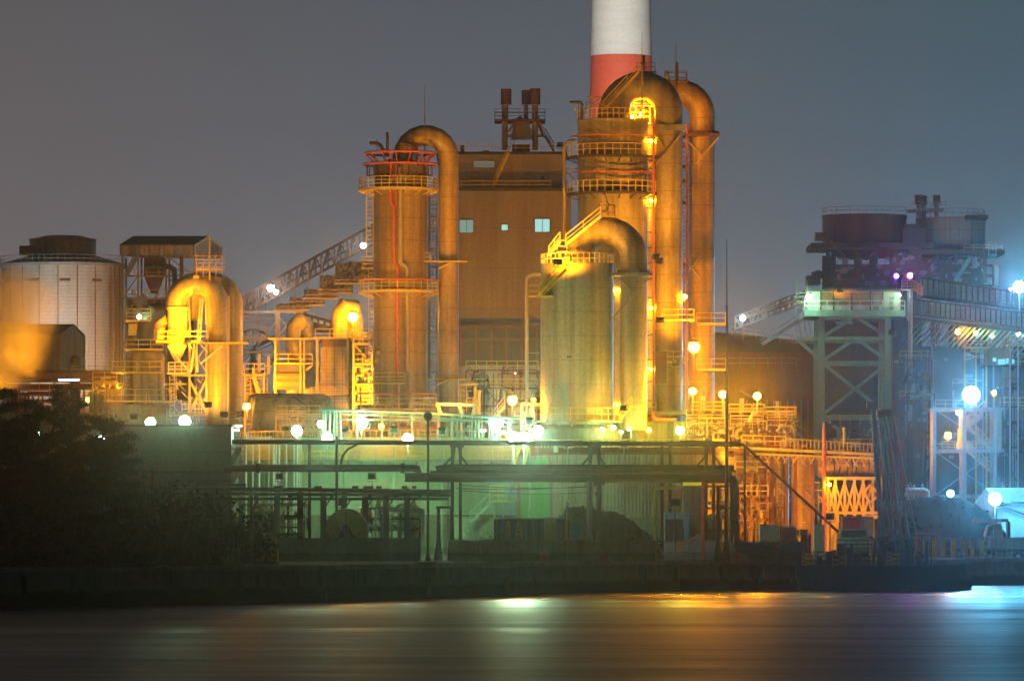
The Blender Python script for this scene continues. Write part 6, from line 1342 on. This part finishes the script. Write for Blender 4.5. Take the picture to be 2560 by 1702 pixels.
# loading arms
def arm(pt, pb, r, head, lab):
    d = 520; t = thing('loading_arm', lab, 'loading arm', P(pb[0],1400,d)); a, b = P(*pt,d), P(*pb,d)
    MB().tube([b,a],[r*1.15,r],12).build('boom', M['grey'], t, 50)
    MB().box(a.x-head*.5-r*.4,a.x+head*.5,d-.45,d+.45,a.z-.12,a.z+.5).build('counterweight', M['dark'], t)
    MB().tube([P(pb[0],1400,d),b+Vector((0,0,.2))],r*1.6,10).tube([b-Vector((.5,0,0)),b+Vector((.5,0,0))],r*1.7,10).build('riser', M['dark'], t, 50)
    u = (b-a)*.45+a; m = MB(); m.tube([a+Vector((.5,.35,0)), b+Vector((.7,.35,.6))],r*.35,6); m.ball(u+Vector((0,-.05,0)),r*1.4,8); m.build('cable', M['steel'], t)
    return t
arm((2182,1018),(2206,1345),.23,.95,'leftmost and tallest leaning loading arm with a block head')
arm((2200,1040),(2236,1352),.12,.5,'thin loading arm right beside the tallest one')
arm((2211,1037),(2254,1348),.12,.45,'middle thin loading arm of the leaning cluster')
arm((2222,1037),(2272,1350),.14,.5,'rightmost leaning loading arm, lowest at its foot')
t = thing('arm_base', 'dark cluttered base with pipes and valves under the loading arms', 'pipework', P(2240,1400,524)); m = MB(); d = 524
for k in range(46):
    a = random.uniform(2190,2300); b = random.uniform(1290,1390); m.tube([P(a,b,d),P(a+random.uniform(-12,16),b+random.uniform(8,30),d)],random.uniform(.08,.2),7)
for k in range(20): m.ball(P(random.uniform(2195,2290),random.uniform(1290,1380),d-.2),random.uniform(.12,.25),7)
m.build('pipework', M['dark'], t, 50)
# vehicles and boxes
def box_vehicle():
    d = 545; t = thing('parked_van', 'pale van with a wide glazed rear parked under the dust collector', 'van', P(2132,1397,d)); x0,x1 = 2098,2172
    m = MB(); prof = [(x0+4,1322),(x1-4,1322),(x1,1345),(x1,1382),(x0,1382),(x0,1345)]; m.prism([P(a,b,d) for a,b in prof],(0,3.6,0)); m.build('body', mat('van_paint',(.42,.52,.45),.3), t)
    MB().prism([P(a,b,d-.03) for a,b in ((x0+7,1325),(x1-7,1325),(x1-4,1342),(x0+4,1342))],(0,.05,0)).build('windscreen', M['glass'], t)
    for px in (x0+11,x1-11): MB().tube([P(px,1384,d+.1),P(px,1384,d+.4)],.42,14).build('wheel', M['tyre'], t, 40)
    for px in (x0+8,x1-8): MB().pbox(px-4,px+4,1352,1357,d,.1,-.06).build('lamp', M['white'], t)
    MB().pbox(x0-1,x1+1,1372,1378,d,.12,-.1).build('bumper', M['grey'], t)
box_vehicle()
for x0,x1,y0,y1,d,mt,lab in ((2036,2062,1312,1360,548,'white','upright pale cabinet left of the parked van'),(2105,2154,1292,1322,562,'red','dull red container behind the parked van'),(2156,2184,1292,1324,562,'white','pale grey container beside the dull red one'),(1900,1948,1312,1345,556,'white','pale box on the yard below the splayed dark legs'),(1952,1992,1317,1350,556,'red','dark red cabinet right of the pale yard box')):
    t = thing('site_box', lab, 'container', P((x0+x1)/2,1398,d)); MB().pbox(x0,x1,y0,1397,d,2.2).build('body', M[mt], t); m = MB(); m.pbox(x0-1,x1+1,y0-2,y0+.5,d,2.4,-.1)
    for px in (x0+1,x1-2): m.pbox(px,px+1.5,y0,1397,d,.1,-.07)
    m.build('rim', M['grey'], t)
MB_ = MB(); d = 552; MB_.prail(1880,1960,1355,1385,d,.9,.05,(.33,.66)); tag(MB_.build('yard_railing', M['yellow']), 'short yellow railing in front of the pale yard box', 'railing')
o = MB().tube([P(1935,1370,520),P(1985,1335,520)],.12,8).build('red_barrier', M['red']); tag(o,'raised dark red barrier arm behind the sloping hoses','barrier')
t = thing('oil_drum', 'red and white drum standing on the loading jetty', 'drum', P(2108,1395,512)); MB().cyl(2108,11,1359,1396,512,16).build('body', M['red'], t, 40); MB().tube([P(2116.5,1362,511.5),P(2116.5,1394,511.5)],.07,8).build('stripe', M['white'], t)
def dump_truck():
    d = 588; t = thing('dump_truck', 'white-cabbed dump truck with a red hood over its bed at the right', 'truck', P(2510,1402,d)); w = 2.3
    m = MB(); prof = [(2468,1316),(2474,1310),(2502,1309),(2506,1312),(2506,1372),(2460,1372),(2459,1350)]; m.prism([P(a,b,d) for a,b in prof],(0,w,0)); m.build('cab', M['white'], t)
    MB().prism([P(a,b,d-.03) for a,b in ((2472,1316),(2484,1315),(2484,1334),(2467,1340))],(0,.05,0)).build('window', M['glass'], t); MB().prism([P(a,b,d-.03) for a,b in ((2462,1342),(2470,1342),(2468,1362),(2460,1362))],(0,.05,0)).build('windscreen', M['glass'], t)
    MB().prism([P(a,b,d) for a,b in ((2507,1342),(2600,1342),(2600,1372),(2507,1372))],(0,w,0)).build('bed', M['beige'], t)
    m = MB(); m.prism([P(a,b,d) for a,b in ((2434,1300),(2440,1297),(2518,1296),(2526,1306),(2526,1342),(2520,1342),(2519,1304),(2434,1307))],(0,w,0)); m.build('hood', M['red'], t)
    for px in (2475,2545,2580):
        wh = MB().tube([P(px,1390,d-.05),P(px,1390,d+.35)],.5,16).build('wheel', M['tyre'], t, 40); MB().tube([P(px,1390,d-.08),P(px,1390,d-.02)],.24,12).build('rim', M['steel'], wh, 40)
    MB().pbox(2458,2600,1372,1380,d,.8,.6).build('chassis', M['dark'], t); MB().beam(P(2457,1340,d-.2),P(2457,1352,d-.2),.2).build('mirror', M['dark'], t)
dump_truck()
t = thing('yard_fence', 'amber-lit steel fence along the yard in front of the coal heap', 'fence', P(2390,1400,578)); d = 578
m = MB(); m.rail([P(2250,1390,d),P(2530,1395,d)],1.9,.5,.035,(.08,.5)); m.build('mesh', M['beige'], t); m = MB(); m.tube([P(2292,1392,d-.2),P(2292,1335,d-.2),P(2294,1333,d-.2),P(2342,1336,d-.2),P(2344,1338,d-.2),P(2344,1392,d-.2)],.09,8); m.build('pipe_guard', M['orange'], t, 50)
m = MB()
for k in range(9): a = 2260+k*24; m.pbox(a,a+random.uniform(6,16),1350,1392,d,.4,.5)
m.build('barrier_board', M['yellow'], t)
t = gable_shed(2493, 2660, 2700, 1222, 1262, 1402, 640, 'pale_shed', 'pale ribbed metal shed roof at the right edge beside the cyan lamp', 10, 'white', 'white')
MB().beam(P(2470,1255,639),P(2640,1257,639),.2).beam(P(2500,1262,639),P(2560,1285,639),.16).build('awning_arm', M['dark'], t)
o = MB().pbox(2434,2640,1415,1460,581.5,.4,-1.2).build('quay_fender_beam', M['dark']); tag(o,'dark fender beam on the set-back quay at the right edge','fender')
# ---------------------------------------------------------------- the lit lamps
# sodium
for a in [
 (882,793,648,'sodium',900,.62,'blazing sodium lamp above the brick furnace beside the dome elbow',845),
 (617,1016,600,'sodium',420,.40,'sodium lamp on a thin mast right of the double hairpin',1100),
 (220,999,660,'sodium',160,.27,'small sodium lamp above the low-walled deck right of the tallest pine',1030),
 (953,1066,592,'sodium',120,.30,'small sodium lamp between two white floodlights on the broad tank',1105),
 (1281,1001,600,'sodium',700,.55,'bright sodium lamp left of the front washing tank',1060),
 (1334,1000,606,'sodium',60,.22,'tiny sodium lamp right beside the bright one left of the washing tank',1060),
 (1622,1075,596,'sodium',110,.27,'low sodium lamp at the foot of the gap between tower and duct',1120),
 (1735,868,628,'sodium',650,.68,'biggest glaring sodium lamp between the two tall right ducts',925),
 (1712,742,620.2,'sodium',200,.26,'small sodium lamp beside the white-hot patch on the big duct',800),
 (1732,978,598,'sodium',900,.40,'left of three sodium lamps above the filter row railings',1035),
 (1807,986,598,'sodium',900,.40,'middle of three sodium lamps above the filter row railings',1040),
 (1893,990,598,'sodium',900,.40,'right of three sodium lamps above the filter row railings',1045),
 (2398,1030,657,'sodium',160,.38,'orange lamp on the upper flight of the blue stair tower',1066),
 (2370,1089,656,'sodium',240,.42,'orange lamp on the landing of the blue stair tower',1122),
 (2485,982,660,'sodium',110,.28,'orange lamp right of the huge cyan lamp on the stair tower',1020),
 (2395,829,715,'sodium',200,.36,'orange lamp under the ribbed lower gallery',870),
 (2073,1211,596,'sodium',120,.2,'small sodium lamp under the drums of the dust collector',1290)]:
    lamp(*a[:6], a[6], pole=a[7], name='sodium_lamp', shield='of three' in a[6])
for i,(y,I,lab) in enumerate(((353,140,'topmost lamp in the gap between the big tower and its duct'),(502,140,'second lamp from the top in the gap between big tower and duct'),(770,140,'third lamp from the top in the gap between big tower and duct'),(923,110,'lowest lamp in the gap between big tower and duct'))):
    lamp(1627,y,621.4,'sodium',I*1.2,.22,lab,arm=.3,name='sodium_lamp')
# mercury and metal halide
for a in [
 (376,1056,549,'mercury',500,.52,'left of two white-green floodlights on the dark substation roof',1072),
 (462,1053,549,'mercury',800,.60,'right and larger of two white-green floodlights on the substation roof',1072),
 (742,1077,586,'mercury',520,.58,'leftmost white-green floodlight above the broad tank',1160),
 (803,1060,588,'mercury',260,.42,'smaller white-green floodlight above and left of the standpipe pair',1120),
 (818,1095,584,'mercury',560,.58,'white-green floodlight on the short yellow tank platform',1150),
 (905,1057,588,'mercury',620,.62,'highest large white-green floodlight at the pale service bridge',1110),
 (1019,1097,584,'mercury',560,.58,'white-green floodlight on a mast left of the ball-topped pole',1150),
 (1246,1058,588,'mercury',420,.52,'white-green floodlight right of the service bridge frames',1110),
 (1284,1094,578,'mercury',2300,.60,'left lamp of the brightest touching floodlight pair above the yellow stair',1160),
 (1310,1097,578,'mercury',2700,.72,'right lamp of the brightest touching floodlight pair above the yellow stair',1160),
 (1345,1077,582,'mercury',520,.58,'white-green floodlight under the pale portal frame',1135),
 (1700,1076,590,'lime',300,.46,'yellow-green floodlight at the right end of the corrugated tank roof',1135),
 (1533,1069,592,'lime',70,.25,'small lime lamp in front of the washing tank foot',1130),
 (1553,1080,592,'lime',26,.18,'tiny lime lamp right below the small lime one',1130),
 (348,792,626,'mercury',90,.26,'small green-white lamp in the upper left railed deck of the regenerator',801)]:
    lamp(*a[:6], a[6], pole=a[7], shield=a[3]=='mercury' and a[0] not in (803,1246,348))
lamp(252,1098,470,'mercury',180,.34,'white lamp shining through the branches of the leaning pine',pole=1395)
lamp(98,1085,470,'mercury',30,.2,'faint green-white lamp behind the shorter pine',pole=1395)
lamp(676,720,697.5,'white',75,.46,'white lamp low on the long belt conveyor',arm=.5); lamp(690,731,697.3,'white',25,.28,'smaller white lamp just below the white lamp on the belt conveyor',arm=.4)
lamp(908,614,697.5,'white',60,.36,'white lamp at the top of the belt conveyor near the middle tower',arm=.5)
lamp(1857,795,741,'white',70,.36,'white lamp at the low end of the lit conveyor',pole=850)
lamp(2023,742,717.5,'mercury',200,.42,'green-white lamp at the left corner of the transfer house',arm=.5); lamp(2248,738,717.5,'mercury',90,.24,'small green-white lamp at the right corner of the transfer house',arm=-.5)
lamp(2241,690,712,'violet',130,.3,'small blue-violet lamp left of the yellow stair landing',pole=722,shield=True); lamp(2275,689,714,'magenta',130,.34,'magenta lamp above the yellow stair landing',pole=701,shield=True)
lamp(2428,987,652,'metal',1500,1.05,'huge cyan floodlight on top of the blue stair tower',pole=1020,shield=True)
lamp(2488,1247,638,'metal',1000,.75,'large cyan floodlight beside the pale shed',pole=1400,shield=True); lamp(2376,1233,620,'metal',160,.40,'white lamp on the crest of the coal heap',pole=1260,shield=True)
lamp(2548,717,690,'metal',1100,.75,'large cyan floodlight at the right edge above the galleries',pole=790,shield=True)
lamp(2526,723,697,'red',8,.2,'small red lamp left of the edge floodlight',pole=760)
lamp(2440,832,712,'green',60,.24,'left small green lamp under the ribbed gallery',pole=870); lamp(2480,840,708,'green',60,.22,'right small green lamp under the ribbed gallery',pole=875); lamp(2546,836,700,'mercury',50,.22,'small white-green lamp right of the green pair at the gallery',pole=862)
lamp(1288,933,640,'red',2,.1,'tiny red signal lamp low on the boiler building side',pole=1050)
for px,lab in ((1508,'left of two thin pale hooked street lamps on the corrugated tank roof'),(1575,'right of two thin pale hooked street lamps on the corrugated tank roof')):
    t = thing('hooked_street_lamp', lab, 'street lamp', P(px+3,1125,593)); d = 593
    MB().tube([P(px+3,1125,d),P(px+3,1078,d),P(px+2,1073,d),P(px-4,1071,d)],.07,6).build('pole', M['lblue'], t, 50); MB().ball(P(px-3,1072,d-.05),.16,8).build('globe', glow('white', 60), t)
for px,py,lab in ((597,1064,'pale tube lamp at the top right corner of the substation'),(590,1075,'short tube lamp below the corner tube of the substation'),(1207,1076,'pale tube lamp under the trapezoid frames')):
    m = MB(); m.pbox(px-8,px+8,py-2.2,py+2.2,548 if px<700 else 586,.2); t = m.build('tube_lamp', glow('white', 6)); tag(t, lab, 'lamp')
# floodlights whose housings face the water, lighting the towers; some are added fill
flood(985,1072,575,(1000,700,616),'sodium',8000,'boxed floodlight aimed up at the middle tower from the tank roof',62)
flood(1105,1076,577,(1115,480,618),'sodium',10000,'boxed floodlight aimed up at the middle tower duct',55)
flood(860,1070,590,(965,440,617),'sodium',11000,'boxed floodlight left of the middle tower aimed at its rings',50)
flood(1325,1050,582,(1375,880,596),'sodium',1900,'boxed floodlight aimed at the left flank of the washing tank',75)
flood(1420,1108,572,(1440,820,596),'mercury',3200,'boxed mercury floodlight aimed at the washing tank front',26)
flood(1560,1108,574,(1590,760,596),'mercury',1300,'boxed mercury floodlight aimed at the washing tank duct',36)
flood(1395,655,590,(1480,370,620),'sodium',4200,'boxed floodlight by the washing tank stair aimed at the big tower',90,mast=False)
flood(1420,645,592,(1447,612,597.5),'sodium',330,'boxed floodlight on the washing tank roof at the hairpin foot',120,mast=False)
flood(1640,640,609,(1580,330,621),'sodium',4500,'boxed floodlight on the big duct aimed up at the absorber tower',90,mast=False)
flood(1648,650,609,(1660,420,619),'mercury',2200,'added mercury fill floodlight beside the sodium one on the big duct',70,mast=False)  # added to tint the duct leg towards olive
flood(1690,905,612,(1755,420,634),'sodium',9000,'boxed floodlight on the leg platform aimed up at the flue duct',60,mast=False)
flood(1650,800,608,(1690,745,619),'sodium',900,'boxed floodlight beside the white-hot patch of the duct',60,mast=False)
flood(470,850,634,(443,800,638),'sodium',5000,'boxed floodlight on the converter deck at the hot shell',100,mast=False)
flood(520,1010,632,(520,900,638),'sodium',3500,'boxed floodlight low on the converter frame',110,mast=False)
flood(600,1035,610,(540,780,636),'mercury',5000,'boxed mercury floodlight aimed up at the double hairpin',50)
flood(560,1035,612,(520,720,636),'sodium',6000,'boxed floodlight aimed up at the double hairpin',60)
flood(335,1040,600,(400,700,640),'sodium',3500,'boxed floodlight below the regenerator aimed up',60)
flood(1400,362,757,(1553,60,856),'warm',62000,'boxed white floodlight on the boiler building roof aimed at the chimney',42,mast=False)
flood(1180,985,708,(1260,640,738),'sodium',6500,'boxed floodlight aimed up at the boiler building front',90)
flood(1330,985,708,(1300,560,738),'sodium',5000,'second boxed floodlight aimed up at the boiler building behind the washing tank',80)
flood(790,980,670,(850,720,689),'sodium',6000,'boxed floodlight below the tarpaulin-wrapped scaffold',80)
flood(285,1000,775,(190,780,792),'sodium',4500,'boxed floodlight aimed at the silo wall from beside the trestle',100)
flood(60,1000,772,(130,680,792),'white',3000,'added white fill floodlight aimed at the silo wall',100)  # extra silo light, added to pale the wall
flood(1990,1330,590,(2120,1240,599),'sodium',900,'boxed floodlight low among the dust collector legs',110)
flood(2150,1380,588,(2140,1250,599),'sodium',700,'boxed floodlight behind the parked van aimed at the legs',110)
flood(2230,830,700,(2140,750,719),'mercury',700,'boxed floodlight under the gallery aimed at the transfer house',90)
flood(2020,1230,660,(2137,950,720),'metal',3500,'boxed floodlight aimed up at the teal braced tower',60)
flood(2480,730,720,(2390,580,742),'white',700,'boxed floodlight on the gallery aimed at the pale hopper',50,mast=False)
flood(2100,725,716,(2150,580,738),'sodium',450,'boxed floodlight below the dark hopper',70,mast=False)
flood(2400,1385,545,(2390,1375,578),'sodium',350,'boxed floodlight aimed along the yard fence',110)
flood(850,1255,560,(900,1230,574),'mercury',1500,'boxed floodlight below the tank wall behind the low rack',120)
flood(1825,1135,590,(1850,1020,602),'sodium',900,'added fill floodlight below the middle filter platform',120)  # added to light the filter rails, which the shielded lamps miss
flood(2075,1290,535,(2130,1345,545),'mercury',1200,'added fill floodlight above the upright pale cabinet',100)  # added to lift the dark van beneath it
flood(1688,1255,514,(1690,1310,526),'white',45,'added fill floodlight over the light blue portal',110)  # added because the portal stood unlit
flood(700,1190,566,(690,1140,597),'leaf',17000,'added green fill floodlight on the rack aimed at the broad tank left part',100)  # this run of green floods is added to light the tank wall
flood(930,1190,566,(920,1140,596),'leaf',26000,'added green fill floodlight on the rack aimed at the broad tank middle',100)
flood(1120,1190,566,(1130,1140,598),'leaf',15000,'added green fill floodlight on the rack aimed at the broad tank right part',100)
flood(655,1005,648,(720,880,664),'sodium',7000,'added fill floodlight aimed at the orange panelled casing',110)  # sodium floods from here are added to brighten dark pipework
flood(905,1020,636,(836,900,650),'sodium',7000,'added fill floodlight aimed at the brick furnace',110)
flood(300,965,652,(262,1010,644),'sodium',3500,'added fill floodlight among the pipework left of the regenerator',120)
flood(1840,1290,584,(1890,1210,592),'sodium',2200,'added fill floodlight at the left end of the dust collector',110)  # from here, floods added to light the dust collector and filter legs
flood(2010,1330,578,(1985,1200,597),'sodium',2600,'added fill floodlight aimed up at the tall amber vessel',110)
flood(1770,1100,590,(1780,1060,600),'sodium',900,'added fill floodlight below the left filter platform',120)
flood(1560,1020,590,(1590,1070,606),'sodium',700,'boxed floodlight over the pump shelter',120,mast=False)
lamp(1543,725,599,'sodium',60,.16,'upper lamp in the slot between washing tank and its duct',arm=.3,name='sodium_lamp')
lamp(1543,1012,599,'sodium',60,.16,'lower lamp in the slot between washing tank and its duct',arm=.3,name='sodium_lamp')
lamp(1603,287,624,'sodium',700,.22,'sodium lamp on the landing inside the big arch',pole=303,name='sodium_lamp')
lamp(1580,292,624,'sodium',250,.16,'smaller sodium lamp left inside the big arch',pole=303,name='sodium_lamp')
# ---------------------------------------------------------------- steam and haze
def plume():
    # a leaning plume: density falls off with the distance from its axis
    A, B = P(-50,1010,668), P(85,660,668); ax = (B-A); L = ax.length; u = ax.normalized(); m = MB()
    m.tube([A-u*1, A+ax*.3, A+ax*.7, B+u*1],[5.2,6.2,6.6,5.6],28)
    o = m.build('steam_plume', None); o['kind'] = 'stuff'; o['label'] = 'amber-lit steam plume drifting up in front of the silo'; o['category'] = 'steam'
    mm = bpy.data.materials.new('steam'); mm.use_nodes = True; t = mm.node_tree; t.nodes.remove(t.nodes['Principled BSDF']); v = t.nodes.new('ShaderNodeVolumePrincipled')
    v.inputs['Color'].default_value = (.9,.9,.9,1)
    def nd(k, **kw):
        n = t.nodes.new(k)
        for q, w in kw.items(): setattr(n, q, w)
        return n
    c = nd('ShaderNodeTexCoord'); n = nd('ShaderNodeTexNoise'); n.inputs['Scale'].default_value = .2; n.inputs['Detail'].default_value = 6; n.inputs['Roughness'].default_value = .6
    mp = nd('ShaderNodeMapping'); mp.inputs['Rotation'].default_value = (0, -.5, 0); mp.inputs['Scale'].default_value = (1,1,.45)
    t.links.new(c.outputs['Object'], mp.inputs[0]); t.links.new(mp.outputs[0], n.inputs['Vector'])
    sb = nd('ShaderNodeVectorMath', operation='SUBTRACT'); sb.inputs[1].default_value = A-o.location; t.links.new(c.outputs['Object'], sb.inputs[0])
    cr = nd('ShaderNodeVectorMath', operation='CROSS_PRODUCT'); cr.inputs[1].default_value = u; t.links.new(sb.outputs[0], cr.inputs[0])
    ln = nd('ShaderNodeVectorMath', operation='LENGTH'); t.links.new(cr.outputs[0], ln.inputs[0])
    f = nd('ShaderNodeMapRange', interpolation_type='SMOOTHERSTEP'); f.inputs['From Min'].default_value = 6.2; f.inputs['From Max'].default_value = .3; f.inputs['To Max'].default_value = 1.0; t.links.new(ln.outputs['Value'], f.inputs['Value'])
    dt = nd('ShaderNodeVectorMath', operation='DOT_PRODUCT'); dt.inputs[1].default_value = u; t.links.new(sb.outputs[0], dt.inputs[0])
    e = nd('ShaderNodeMapRange', interpolation_type='SMOOTHERSTEP'); e.inputs['From Min'].default_value = L; e.inputs['From Max'].default_value = L*.7; e.inputs['To Max'].default_value = 1.0; t.links.new(dt.outputs['Value'], e.inputs['Value'])
    r_ = nd('ShaderNodeMapRange'); r_.inputs['From Min'].default_value = .30; r_.inputs['From Max'].default_value = .66; r_.inputs['To Max'].default_value = .6; t.links.new(n.outputs[0], r_.inputs['Value'])
    m1 = nd('ShaderNodeMath', operation='MULTIPLY'); t.links.new(f.outputs[0], m1.inputs[0]); t.links.new(e.outputs[0], m1.inputs[1])
    m2 = nd('ShaderNodeMath', operation='MULTIPLY'); t.links.new(m1.outputs[0], m2.inputs[0]); t.links.new(r_.outputs[0], m2.inputs[1]); t.links.new(m2.outputs[0], v.inputs['Density'])
    t.links.new(v.outputs[0], t.nodes['Material Output'].inputs['Volume']); o.data.materials.append(mm)
plume()
flood(-20,1020,662,(20,830,668),'sodium',3500,'boxed floodlight at the foot of the steam plume',80)
flood(165,1005,664,(60,780,668),'sodium',10000,'added fill floodlight right of the steam plume aimed into it',70)  # added to light the steam where it shades itself
HAZE = .00013
b = MB().box(-1150,1150,-70,960,-4.2,104); hz = b.build('haze', None); hz['kind'] = 'stuff'
hm = bpy.data.materials.new('night_haze'); hm.use_nodes = True; t = hm.node_tree; t.nodes.remove(t.nodes['Principled BSDF']); v = t.nodes.new('ShaderNodeVolumePrincipled')
v.inputs['Color'].default_value = (.92,.92,.94,1); v.inputs['Density'].default_value = HAZE; v.inputs['Anisotropy'].default_value = 0.978
t.links.new(v.outputs[0], t.nodes['Material Output'].inputs['Volume']); hz.data.materials.append(hm)
hm.cycles.homogeneous_volume = True
